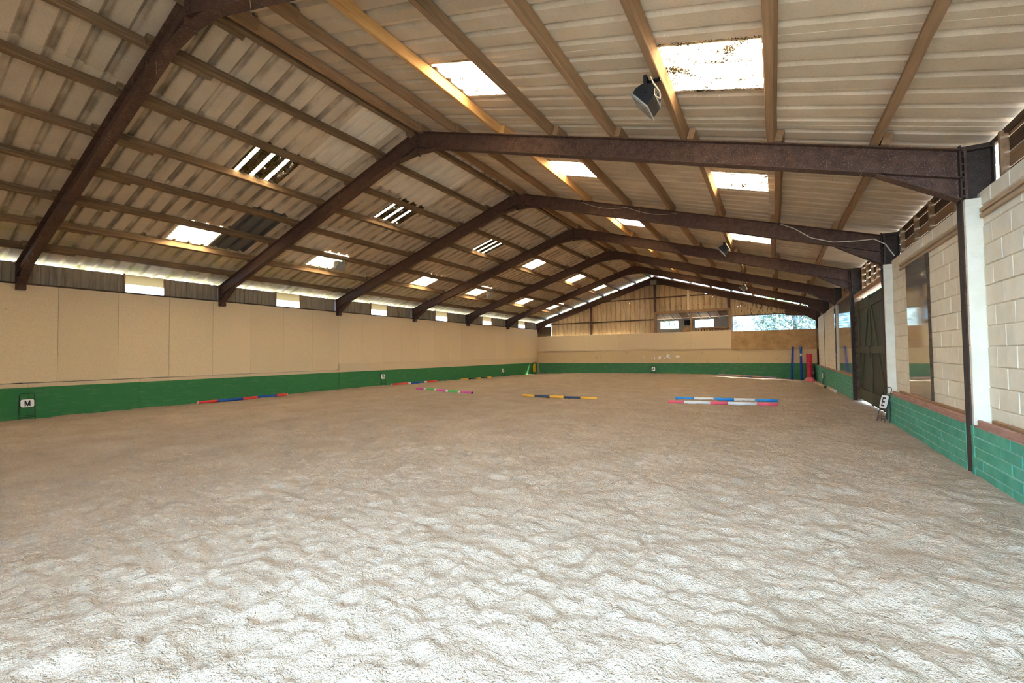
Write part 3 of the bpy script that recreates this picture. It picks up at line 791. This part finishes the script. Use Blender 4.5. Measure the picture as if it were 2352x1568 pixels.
# rails and posts of the gable
for x0, x1, z in ((-13.2, -9.86, 3.79), (-9.74, -5.27, 3.76), (-8.9, -5.27, 5.24), (-5.12, -3.16, 5.24), (-2.95, -1.2, 5.22)):
    b = MB(); b.bbox(x0, x1, YB + .045, YB + .112, z - .035, z + .035, .006); b.build('cladding_rail', m_wood_dark, wall_back)
for x, z0, z1, w, mt in ((-9.80, 2.86, 4.98, .07, m_steel), (-5.20, 4.2, 6.2, .075, m_steel), (-5.19, 2.84, 4.25, .09, m_wood_brown), (-.63, 2.84, 4.25, .08, m_wood_brown), (-.66, 4.25, 4.95, .07, m_steel), (-3.06, 4.16, 6.02, .075, m_cream), (-2.93, 2.86, 4.14, .045, m_wood_brown)):
    b = MB(); b.bbox(x - w, x + w, YB + .0, YB + .10, z0, z1, .008); b.build('gable_post', mt, wall_back)
b = MB(); b.bbox(-5.25, -.58, YB - .01, YB + .10, 4.10, 4.27, .01); b.build('opening_beam', m_wood_brown, wall_back)
b = MB(); b.bbox(-.55, 2.4, YB + .02, YB + .10, 3.70, 3.76, .01); b.build('sheet_rail', m_wood_dark, wall_back)
# polythene over the right-hand opening
def polythene():
    nx, nz = 70, 16; xs = np.linspace(-.585, 3.80, nx); zs = np.linspace(2.66, 3.74, nz)
    X, Z = np.meshgrid(xs, zs)
    Y = YB + .17 + .04 * vnoise(X * 1.6 + Z * .5, Z, .35, 41) + .03 * vnoise(X, Z, .12, 42) + .05 * np.sin(X * 30 + Z * 3) * sst(.15, -.5, X)
    idx = np.arange(nx * nz).reshape(nz, nx); b = MB()
    b.add([(float(x), float(y), float(z)) for x, y, z in zip(X.ravel(), Y.ravel(), Z.ravel())], [(idx[j, i], idx[j, i + 1], idx[j + 1, i + 1], idx[j + 1, i]) for j in range(nz - 1) for i in range(nx - 1)])
    o = b.build('polythene_sheet', m_plastic, smooth=True)
    tag(o, 'crumpled translucent plastic sheet closing the gap under the gable', 'plastic sheet')
polythene()

# loft behind the opening
LY = 33.6
def loft():
    b = MB(); b.box(-6.2, -.62, YB + .14, LY, 2.62, 2.80); b.build('floor_loft', m_wood_brown, kind='structure')
    b = MB()
    w1, w2 = (-5.62, -4.27), (-3.20, -1.90); zl, zh = 3.24, 3.86
    for x0, x1, z0, z1 in ((-6.2, w1[0], 2.8, 4.0), (w1[1], w2[0], 2.8, 4.0), (w2[1], -.5, 2.8, 4.0), (w1[0], w1[1], 2.8, zl), (w1[0], w1[1], zh, 4.0), (w2[0], w2[1], 2.8, zl), (w2[0], w2[1], zh, 4.0)):
        b.box(x0, x1, LY, LY + .12, z0, z1)
    b.build('wall_loft_back', m_loftwall, kind='structure')
    b = MB(); b.box(-6.3, -6.2, YB + .14, LY + .12, 2.6, 4.6); b.build('wall_loft_left', m_loftwall, kind='structure')
    b = MB(); b.box(-.60, -.50, YB + .28, LY + .12, 2.6, 4.6); b.build('wall_loft_right', m_loftwall, kind='structure')
    b = MB(); b.poly([(-6.2, YB + .12, 4.60), (-6.2, LY + .3, 4.04), (-6.2, LY + .3, 4.06), (-6.2, YB + .12, 4.62)], (5.7, 0, 0)); o = b.build('ceiling_loft', m_wood_brown, kind='structure')
    c = MB(); c.poly([(-6.2, YB + .12, 4.56), (-6.2, LY + .3, 4.00), (-6.2, LY + .3, 4.03), (-6.2, YB + .12, 4.59)], (5.7, 0, 0)); c.build('loft_boarding', m_wood_brown, o)
    for i in range(9):
        x = -5.9 + i * .62
        c = MB(); c.poly([(x, YB + .15, 4.46), (x, LY, 3.90), (x, LY, 4.00), (x, YB + .15, 4.56)], (.05, 0, 0)); c.build('loft_rafter', m_loftwall, o)
    for wi, (x0, x1) in enumerate((w1, w2)):
        f = MB()
        for a, c_, d, e in ((x0, x1, zl, zl + .04), (x0, x1, zh - .04, zh), (x0, x0 + .04, zl, zh), (x1 - .04, x1, zl, zh)): f.box(a, c_, LY - .01, LY + .05, d, e)
        wo = f.build('window_%d' % (7 + wi), m_white, kind='structure')
        for q in range(1, 4):
            g = MB(); xx = x0 + (x1 - x0) * q / 4; g.box(xx - .014, xx + .014, LY, LY + .04, zl, zh); g.build('glazing_bar', m_black, wo)
        g = MB(); zz = (zl + zh) / 2; g.box(x0, x1, LY, LY + .04, zz - .014, zz + .014); g.build('glazing_bar', m_black, wo)
        for q in range(4):
            for h in range(2):
                g = MB(); dx = (x1 - x0) / 4; dz = (zh - zl) / 2; g.box(x0 + q * dx + .014, x0 + (q + 1) * dx - .014, LY + .016, LY + .02, zl + h * dz + .014, zl + (h + 1) * dz - .014); g.build('pane', m_glass, wo)
    # pallet on its side at the edge of the loft
    p = thing('wooden_pallet', 'slatted wooden pallet lying on the loft ledge', 'pallet', (-1.7, YB + .5, 2.80))
    for i in range(13):
        x = -2.72 + i * .165; c = MB(); c.bbox(x, x + .035, YB + .3, YB + .7, 2.80, 3.02, .004); c.build('divider', m_pallet, p)
    for z in (2.80, 3.02): c = MB(); c.bbox(-2.74, -.70, YB + .3, YB + .72, z, z + .03, .004); c.build('deck_board', m_pallet, p)
    c = MB(); c.bbox(-2.4, -.95, YB + .75, YB + .98, 3.02, 3.13, .01); c.build('top_plank', m_wood_brown, p)
    c = MB(); c.bbox(-3.86, -3.35, LY - .16, LY - .002, 3.46, 3.84, .01); o = c.build('junction_box', m_black)
    tag(o, 'dark box fixed to the loft wall between the small windows', 'box'); g = MB(); g.bbox(-3.80, -3.41, LY - .175, LY - .16, 3.52, 3.78, .01); g.build('lid', m_black, o)
    c = MB(); r = random.Random(5); rings = []
    for i, (z, s) in enumerate(((2.80, .26), (2.92, .30), (3.06, .25), (3.18, .16), (3.25, .07))):
        rings.append([(-3.42 + .06 * i + s * math.cos(t) * r.uniform(.85, 1.1), YB + .62 + .75 * s * math.sin(t) * r.uniform(.85, 1.1), z) for t in [2 * math.pi * q / 10 for q in range(10)]])
    c.loft(rings); o = c.build('feed_sack', m_wood_brown, smooth=True); tag(o, 'brown sack slumped on the loft ledge beside the pallet', 'sack')
    g = MB(); g.tube([(-3.2, YB + .62, 3.24), (-3.17, YB + .62, 3.30)], [.03, .06], 8); g.build('tied_neck', m_wood_brown, o)
    c = MB(); c.bbox(-5.3, -3.8, LY - .45, LY - .40, 2.80, 3.16, .008); o = c.build('white_board', m_loftwall); tag(o, 'pale board propped under the left loft window', 'board')
loft()

# ------------------------------------------------------------------ unseen open end behind the photographer, opening shaped for the foreground light
b = MB(); y0, y1 = -1.32, -1.14
DX0, DX1 = -.4, 3.7
b.poly([(-14.75, y0, -.5), (DX0, y0, -.5), (DX0, y0, RT(DX0) - .5), (DX1, y0, RT(DX1) - .12), (DX1, y0, -.5), (4.12, y0, -.5), (4.12, y0, 3.96), (XA, y0, 6.85), (-14.75, y0, 3.98)], (0, .18, 0))
wf = b.build('wall_front', m_outwall, kind='structure')

# ------------------------------------------------------------------ trees beyond the far wall
def tree(x, y, z0, zc, rx, rz, n, label, seed):
    r = random.Random(seed)
    root = thing('leafy_tree', label, 'tree', (x, y, z0))
    b = MB(); b.tube([(x, y, z0), (x + .1, y, zc - rz * .5), (x - .1, y + .1, zc + rz * .3)], [.16, .12, .05], 8)
    for i in range(7):
        a = i * 2.4; b.tube([(x, y, zc - rz * .5 + i * .15), (x + rx * .7 * math.cos(a), y + rx * .7 * math.sin(a), zc + rz * (.1 * i - .2))], [.05, .015], 5)
    b.build('trunk', m_bark, root)
    b = MB()
    for i in range(n):
        th, ph, q = r.uniform(0, 6.283), math.acos(r.uniform(-1, 1)), r.uniform(.3, 1) ** .5
        p = Vector((x + rx * q * math.sin(ph) * math.cos(th), y + rx * q * math.sin(ph) * math.sin(th), zc + rz * q * math.cos(ph)))
        a = Vector((r.gauss(0, 1), r.gauss(0, 1), r.gauss(0, 1))).normalized(); c = a.cross(Vector((r.gauss(0, 1), r.gauss(0, 1), r.gauss(0, 1)))).normalized()
        L, w = r.uniform(.10, .18), r.uniform(.04, .07)
        b.add([p, p + a * L * .5 + c * w, p + a * L, p + a * L * .5 - c * w], [(0, 1, 2, 3)])
    b.build('crown', m_leaf, root, kind='stuff')
tree(2.9, 35.6, -.42, 4.2, 2.6, 3.2, 7000, 'bushy green tree behind the plastic sheet of the gable', 1)
tree(8.2, 36.5, -.42, 4.8, 2.6, 3.4, 4000, 'green tree reaching past the right eaves of the far gable', 4)
tree(-16.5, 39.0, -.42, 5.6, 2.6, 3.0, 4500, 'green tree beyond the left eaves corner of the far gable', 5)
tree(-5.9, 38.8, -.42, 4.4, 2.0, 2.6, 3000, 'green tree seen through the left loft window', 2)
tree(-11.6, 37.5, -.42, 6.0, 2.2, 2.8, 4500, 'green tree beyond the left slope of the gable', 3)

# ------------------------------------------------------------------ ground poles
def pole(p0, p1, r, bands, label, cat='pole', group=None, caps=('white', 'white'), name='jump_pole', upright=False):
    p0, p1 = Vector(p0), Vector(p1); d = (p1 - p0); L = d.length; d.normalize()
    root = thing(name, label, cat, p0, group)
    q = d.to_track_quat('X', 'Z').to_matrix().to_4x4()
    tot = sum(w for _, w in bands); x = 0
    def seg(nm, a, c, rad, mt):
        m = MB(); n = 14; ch = .004
        rings = [[(xx, rad_ * math.cos(2 * math.pi * k / n), rad_ * math.sin(2 * math.pi * k / n)) for k in range(n)] for xx, rad_ in ((a, rad), (c, rad))]
        m.loft(rings); me = m.mesh(nm, mt, False)
        me.polygons.foreach_set('use_smooth', [len(p.vertices) == 4 for p in me.polygons])
        return link(nm, me, root, q)
    seg('core', .002, L - .002, r * .97, m_wood_brown)
    for cn, w in bands:
        c = x + w / tot * L
        o = seg('band', x, c, r, P[cn]); o['label'] = cn.replace('_', ' ') + ' painted band'
        x = c
    for i, cn in enumerate(caps):
        if cn: a, c = ((-.012, .004), (L - .004, L + .012))[i]; seg('end_cap', a, c, r * .98, P[cn])
    return root
gz = lambda x, y, r: float(ground(x, y)) + r + .004
def gpole(x0, y0, x1, y1, bands, label, r=.05, **kw):
    return pole((x0, y0, gz(x0, y0, r)), (x1, y1, gz(x1, y1, r)), r, bands, label, **kw)
gpole(-14.06, 6.62, -14.04, 9.56, [('red', 19), ('blue', 27), ('red', 17), ('blue', 23), ('red', 14)], 'red and blue banded jump pole lying against the green kickboard')
gpole(-14.04, 14.78, -14.0, 18.0, [('red', 32), ('white', 7), ('blue', 29), ('white', 6), ('red', 26)], 'red, white and blue jump pole lying along the kickboard past the letter B')
gpole(-13.96, 20.1, -13.96, 23.15, [('yellow', 20), ('black', 26), ('yellow', 16), ('black', 23), ('yellow', 15)], 'yellow and black jump pole lying at the foot of the far kickboard')
gpole(-11.4, 13.74, -8.03, 13.13, [('pink', 15), ('white', 4), ('green', 16), ('white', 4), ('pink', 17), ('white', 4), ('green', 17), ('white', 4), ('pink', 18)], 'pink, green and white banded jump pole lying on the sand', caps=('pink', 'black'))
gpole(-5.87, 13.25, -3.18, 13.28, [('yellow', 17), ('slate', 21), ('yellow', 19), ('slate', 22), ('yellow', 20)], 'yellow and slate jump pole lying alone in the middle of the arena', caps=('yellow', 'yellow'))
gpole(-1.0, 14.5, 1.77, 14.95, [('sky_blue', 19), ('white', 20), ('sky_blue', 20), ('white', 20), ('sky_blue', 21)], 'light blue and white jump pole lying beside the pink and white one', caps=('sky_blue', 'sky_blue'))
gpole(-.97, 13.3, 1.76, 13.82, [('rose', 15), ('white', 25), ('rose', 16), ('white', 26), ('rose', 18)], 'pink and white jump pole lying beside the light blue one', caps=('rose', 'rose'))
gpole(-1.3, 29.92, 1.75, 29.62, [('faded_grey', 20), ('faded_pink', 20), ('faded_grey', 20), ('faded_pink', 20), ('faded_grey', 20)], 'faded pink and grey pole lying along the far wall', caps=('faded_grey', 'faded_grey'))
gpole(3.60, 19.9, 3.62, 22.7, [('wood', 60), ('wood', 40)], 'pale wooden pole with white end lying by the plinth below the wide mirror', r=.06)
gpole(3.55, 22.82, 3.47, 27.1, [('black', 3), ('wood', 60), ('faded_pink', 37)], 'pale wooden pole lying by the plinth towards the far corner', r=.055, caps=('black', 'faded_pink'))
pole((2.52, 29.83, -.19), (2.62, 30.10, 1.74), .055, [('deep_blue', 1)], 'plain blue pole standing upright against the far wall', caps=('deep_blue', 'faded_grey'))
pole((3.0, 29.88, -.19), (3.005, 30.10, 1.73), .055, [('deep_blue', 72), ('white', 8), ('blue', 20)], 'blue pole with one white band standing upright against the far wall', caps=('deep_blue', 'faded_grey'))

# red jump stand
def jump_stand(x, y):
    z = float(ground(x, y))
    root = thing('jump_stand', 'red plastic jump stand with pink base beside the blue poles', 'jump stand', (x, y, z))
    oc = lambda r, zz, ph=math.pi / 8: [(x + r * math.cos(ph + k * math.pi / 4), y + r * math.sin(ph + k * math.pi / 4), zz) for k in range(8)]
    b = MB(); b.loft([oc(.12, z + .22), oc(.145, z + 1.50), oc(.15, z + 1.55), oc(.13, z + 1.56)]); b.build('pillar', m_red, root)
    b = MB(); b.loft([oc(.31, z - .02), oc(.31, z + .05), oc(.155, z + .25), oc(.13, z + .26)]); b.build('base', m_pinkbase, root)
    for i in range(8):
        b = MB(); zz = z + .40 + i * .14; b.bbox(x + .115, x + .165, y - .05, y + .02, zz, zz + .07, .008); b.build('cup_slot', m_red, root)
    b = MB(); b.tube([(x + .2, y - .29, z + .07), (x + .2, y - .33, z + .07)], .035, 10); b.build('filler_cap', m_red, root)
jump_stand(3.34, 29.2)

# dark sheeting behind the stand
b = MB(); rng_s = random.Random(2); rings = []
for z, s in ((-.25, .20), (.1, .17), (.45, .13), (.75, .07)):
    rings.append([(3.56 + .7 * s * math.cos(t) * rng_s.uniform(.8, 1.1), 29.86 + s * math.sin(t) * rng_s.uniform(.8, 1.1), z) for t in [2 * math.pi * q / 9 for q in range(9)]])
b.loft(rings); o = b.build('rolled_tarpaulin', surf('dark_tarpaulin', lin(30, 50, 40), lin(46, 66, 54), 6, bump=.4, bscale=14, bdist=.02))
tag(o, 'dark green bundle of sheeting stuffed in the corner behind the red stand', 'tarpaulin')
b = MB(); b.tube([(3.56, 29.72, .30), (3.44, 29.74, .32), (3.40, 29.86, .33), (3.44, 29.98, .34)], .012, 6); b.build('tie_cord', m_cable, o)

# ------------------------------------------------------------------ arena letters on wire holders
def letter_mesh(ch, size):
    # bold block letters cut from straight strokes, centred, one unit high before scaling
    B = lambda x0, y0, x1, y1: [(x0, y0), (x1, y0), (x1, y1), (x0, y1)]
    D = lambda y0, y1, x1: [[(-.1, y0), (x1 - .12, y0), (x1, y0 + .12), (x1, y1 - .12), (x1 - .12, y1), (-.1, y1), (-.1, y1 - .15), (x1 - .2, y1 - .15), (x1 - .17, y1 - .18), (x1 - .17, y0 + .18), (x1 - .2, y0 + .15), (-.1, y0 + .15)]]
    st = B(-.36, -.5, -.16, .5)
    G = {'M': [B(-.46, -.5, -.27, .5), B(.27, -.5, .46, .5), [(-.46, .5), (-.22, .5), (.10, -.5), (-.10, -.5)], [(.46, .5), (.22, .5), (-.10, -.5), (.10, -.5)]],
         'E': [st, B(-.36, .33, .36, .5), B(-.36, -.085, .30, .085), B(-.36, -.5, .36, -.33)], 'F': [st, B(-.36, .33, .36, .5), B(-.36, -.085, .28, .085)],
         'A': [[(-.46, -.5), (-.25, -.5), (.1, .5), (-.1, .5)], [(.46, -.5), (.25, -.5), (-.1, .5), (.1, .5)], B(-.25, -.25, .25, -.10)],
         'K': [st, [(-.18, -.02), (.16, .5), (.40, .5), (.02, -.02)], [(-.10, .10), (.06, .16), (.42, -.5), (.18, -.5)]],
         'B': [B(-.38, -.5, -.18, .5)] + D(-.05, .5, .34) + D(-.5, .09, .40)}[ch]
    b = MB()
    for pts in G: b.poly([(x * size * .8, y * size, 0) for x, y in pts], (0, 0, .002))
    return b.mesh('letter', m_black)
def marker(ch, loc, rz, label, w=.26, h=.68, pw=.23, ph=.19, pz=.44, lean=.16, fill=1.0):
    # local frame: X across, Y back towards the wall, Z up
    root = thing('arena_letter', label, 'letter sign', loc); root.rotation_euler = (0, 0, rz)
    A = lambda x, z, y=0: (x, lean * z + y, z)
    def ch_(name, m, mat): return link(name, m.mesh(name, mat, False), root)
    b = MB(); r = .007
    b.tube([A(-w/2, -.06), A(-w/2, h - .03), A(-w/2 + .03, h), A(w/2 - .03, h), A(w/2, h - .03), A(w/2, -.06)], r, 6)
    ch_('wire_frame', b, m_black)
    b = MB(); b.tube([A(-w/2, .10), A(w/2, .10)], r, 6).tube([A(-w/2, .14), A(w/2, .14)], r * .8, 6); ch_('cross_wire', b, m_black)
    b = MB(); b.tube([A(-w/2 - .02, -.05, .10), A(-w/2, h - .06), ], r * .8, 6).tube([A(w/2 + .02, -.05, .10), A(w/2, h - .06)], r * .8, 6); ch_('back_leg', b, m_black)
    c = .035; x, z0, z1 = pw / 2, pz - ph / 2, pz + ph / 2
    pts = [(-x + c, z0), (x - c, z0), (x - c * .3, z0 + c * .3), (x, z0 + c), (x, z1 - c), (x - c * .3, z1 - c * .3), (x - c, z1), (-x + c, z1), (-x + c * .3, z1 - c * .3), (-x, z1 - c), (-x, z0 + c), (-x + c * .3, z0 + c * .3)]
    b = MB(); b.poly([A(p, q, -.022) for p, q in pts], (0, .012, 0)); pl = ch_('plate', b, m_white)
    b = MB(); b.poly([A(p * 1.05, pz + (q - pz) * 1.05, -.0095) for p, q in pts], (0, .012, 0)); ch_('plate_back', b, m_black)
    lm = letter_mesh(ch, ph * .72 * fill)
    lo = link('letter', lm, pl); n = Vector((0, -1, lean)).normalized(); up = Vector((0, lean, 1)).normalized()
    p = Vector(A(0, pz - .0, -.0245)); X = Vector((1, 0, 0)); N = X.cross(up)
    lo.matrix_local = Matrix(((X.x, up.x, N.x, p.x), (X.y, up.y, N.y, p.y), (X.z, up.z, N.z, p.z), (0, 0, 0, 1)))
    lo['label'] = 'black letter ' + ch
    return root
marker('M', (-14.14, 2.95, .0), math.pi / 2, 'white plate with black letter M in a wire holder by the green kickboard')
marker('B', (-14.16, 14.41, .085), math.pi / 2, 'white plate with black letter B in a wire holder by the green kickboard', ph=.22)
marker('F', (-14.18, 25.05, -.03), math.pi / 2, 'white plate with black letter F in a wire holder near the far corner', ph=.24)
marker('A', (-5.35, 30.03, .03), 0, 'white plate with black letter A in a wire holder at the far wall', ph=.26, pz=.36, h=.60)
marker('E', (3.56, 11.62, .0), -math.pi / 2 + .30, 'white plate with black letter E leaning by the end of the green plinth', h=.74, ph=.26, pz=.44, lean=.22)
marker('K', (3.63, 25.40, -.14), -math.pi / 2 + .12, 'dark wire letter holder against the plinth towards the far corner', ph=.24, lean=.06)

# ------------------------------------------------------------------ floodlights
def floodlight(loc, rz, tilt, label, px, group=None, body=m_black):
    # local frame: lamp looks along -Y, hangs below a bracket that reaches up to the purlin
    root = thing('floodlight', label, 'floodlight', loc, group); root.rotation_euler = (0, 0, rz)
    T = Matrix.Rotation(tilt, 4, 'X')
    def ch(name, m, mat, par=root, sm=False): return link(name, m.mesh(name, mat, sm), par)
    b = MB(); w = .17                                                                # wedge-shaped housing
    prof = [(-.10, -.13), (-.10, .13), (-.04, .145), (.04, .12), (.10, .04), (.10, -.05), (.04, -.11)]
    b.add([T @ Vector((s * w, y, z)) for s in (-1, 1) for y, z in prof], [tuple(range(6, -1, -1)), tuple(range(7, 14))] + [(k, (k + 1) % 7, 7 + (k + 1) % 7, 7 + k) for k in range(7)])
    hs = ch('housing', b, body)
    for i in range(7):
        f = MB(); x = -.12 + i * .04; f.add([T @ Vector(p) for p in ((x, .02, -.12), (x, .13, -.05), (x, .13, .05), (x, .03, .135), (x + .008, .02, -.12), (x + .008, .13, -.05), (x + .008, .13, .05), (x + .008, .03, .135))], [(0, 1, 2, 3), (7, 6, 5, 4), (0, 4, 5, 1), (1, 5, 6, 2), (2, 6, 7, 3), (3, 7, 4, 0)])
        ch('fin', f, body, hs)
    b = MB(); b.box(-.185, .185, -.118, -.098, -.15, .15, T); ch('bezel', b, m_grey_metal)
    b = MB(); b.box(-.155, .155, -.124, -.117, -.12, .12, T); ch('glass', b, m_glassy)
    b = MB()
    for s in (-1, 1): b.box(s * .182, s * .19, -.02, .02, -.01, .20)
    b.box(-.19, .19, -.02, .02, .195, .205).box(-.03, .03, -.02, .14, .203, .217); ch('bracket', b, body)
    b = MB(); b.tube([(.05, .09, -.02), (.12, .16, -.10), (.20, .17, -.06), (.22, .10, .06), (.12, .05, .20)], .008, 6); ch('cable', b, m_cable)
    return root
t = NT('lamp_glass'); t.b.inputs['Base Color'].default_value = lin(150, 148, 136); t.b.inputs['Roughness'].default_value = .25; m_glassy = t.m
G = 'floodlights under the roof slopes'
zb = lambda x: RT(x) - .02
for i, y in enumerate((5.45, 14.85, 24.35)):
    floodlight((.48, y, RT(.57) - .24), -math.pi / 2, .70, ['black floodlight hanging near the rooflight of the near right slope', 'black floodlight on the right slope above the light blue pole', 'black floodlight on the right slope close to the far gable'][i], 0, G)
for i, y in enumerate((9.6, 18.77, 27.43)):
    floodlight((-11.02, y, RT(-11.12) - .24), math.pi / 2, .70, ['grey floodlight under the left slope above the kickboard beyond the letter M', 'grey floodlight under the left slope about midway along the arena', 'grey floodlight under the left slope close to the far corner'][i], 0, G, m_grey_metal)
floodlight((-5.2, YB - .27, 6.27), 0, .25, 'floodlight fixed under the ridge of the far gable', 0)

# loose cable on the third frame
b = MB(); Y = YF(2) - .1
pts = [(1.9, Y, RT(1.9) - .02), (2.2, Y, RT(2.2) - .10), (2.5, Y, RT(2.5) - .26), (2.9, Y - .02, RT(2.9) - .30), (3.3, Y - .02, RT(3.3) - .21), (3.6, Y - .02, RT(3.6) - .12), (3.78, Y - .02, RT(3.78) - .2), (3.92, Y - .01, RT(3.92) - .42)]
b.tube(pts, .011, 6); o = b.build('power_cable', m_cable, smooth=True); tag(o, 'pale grey cable looping across the knee of a steel frame', 'cable')
b = MB(); b.box(1.87, 1.93, Y - .012, Y + .02, RT(1.9) - .04, RT(1.9)); b.build('cable_clip', m_black, o)
b = MB(); pts = []
for i in range(13):
    x = -3.0 + i * .22; pts.append((x, YF(2) - .095, RT(x) - .06 - (.10 * abs(math.sin(i * math.pi / 6)))))
b.tube(pts, .006, 5); o = b.build('power_cable', m_cable, smooth=True); tag(o, 'thin pale cable drooping along the rafter near the ridge', 'cable')
b = MB(); b.box(-3.03, -2.97, YF(2) - .11, YF(2) - .07, RT(-3) - .05, RT(-3)); b.build('cable_clip', m_black, o)

# cobwebs
r = random.Random(21)
for k, fr in enumerate(FRAMES[:6]):
    b = MB()
    for i in range(16):
        x = r.uniform(-13.5, 3.5); y = YF(k) + r.choice((-.07, .07)); z = RT(x) - .34 / CO if r.random() < .7 else RT(x) - .01
        L = r.uniform(.05, .30); dx = r.uniform(-.05, .05)
        b.tube([(x, y, z + .02), (x + dx * .5, y + r.uniform(-.01, .01), z - L * .5), (x + dx, y, z - L)], .0022, 4)
    b.build('cobwebs', m_web, fr, kind='stuff')

# hose in the far left corner
root = thing('hose_coil', 'yellow and green hose coiled on a hook in the far left corner', 'hose', (-14.12, 29.35, .45))
for nm, mt, y0, R, n in (('yellow_coil', m_hose, 29.30, .22, 5), ('green_coil', m_hose_green, 29.52, .16, 4)):
    b = MB(); pts = []
    for i in range(n * 14):
        a = 2 * math.pi * i / 14; rr_ = R * (1 + .10 * math.sin(a * .37 + i)); pts.append((-14.17 + .16 * i / (n * 14), y0 + rr_ * .55 * math.sin(a), .52 + (rr_ * 1.35) * math.cos(a) - (.08 if nm[0] == 'y' else 0)))
    b.tube(pts, .016, 6); b.build(nm, mt, root, smooth=True)
b = MB(); b.tube([(-14.25, 29.38, .84), (-14.08, 29.38, .84), (-14.06, 29.38, .90)], .014, 6); b.build('hook', m_steel, root)
b = MB(); rings = []
rs = random.Random(8)
for z, s in ((-.16, .34), (.0, .30), (.25, .20), (.5, .14), (.72, .10), (.85, .05)):
    rings.append([(-14.12 + .5 * s * math.cos(t_) * rs.uniform(.7, 1.2), 29.98 + .62 * s * math.sin(t_) * rs.uniform(.7, 1.2), z) for t_ in [2 * math.pi * q / 12 for q in range(12)]])
b.loft(rings); o = b.build('hanging_sheeting', m_cover); tag(o, 'dusty pale sheeting bunched in the far left corner by the hose', 'sheeting')
b = MB(); b.tube([(-14.2, 29.98, .84), (-14.24, 30.02, 1.3), (-14.26, 30.1, 1.9)], .012, 6); b.build('hanging_cord', m_cable, o)
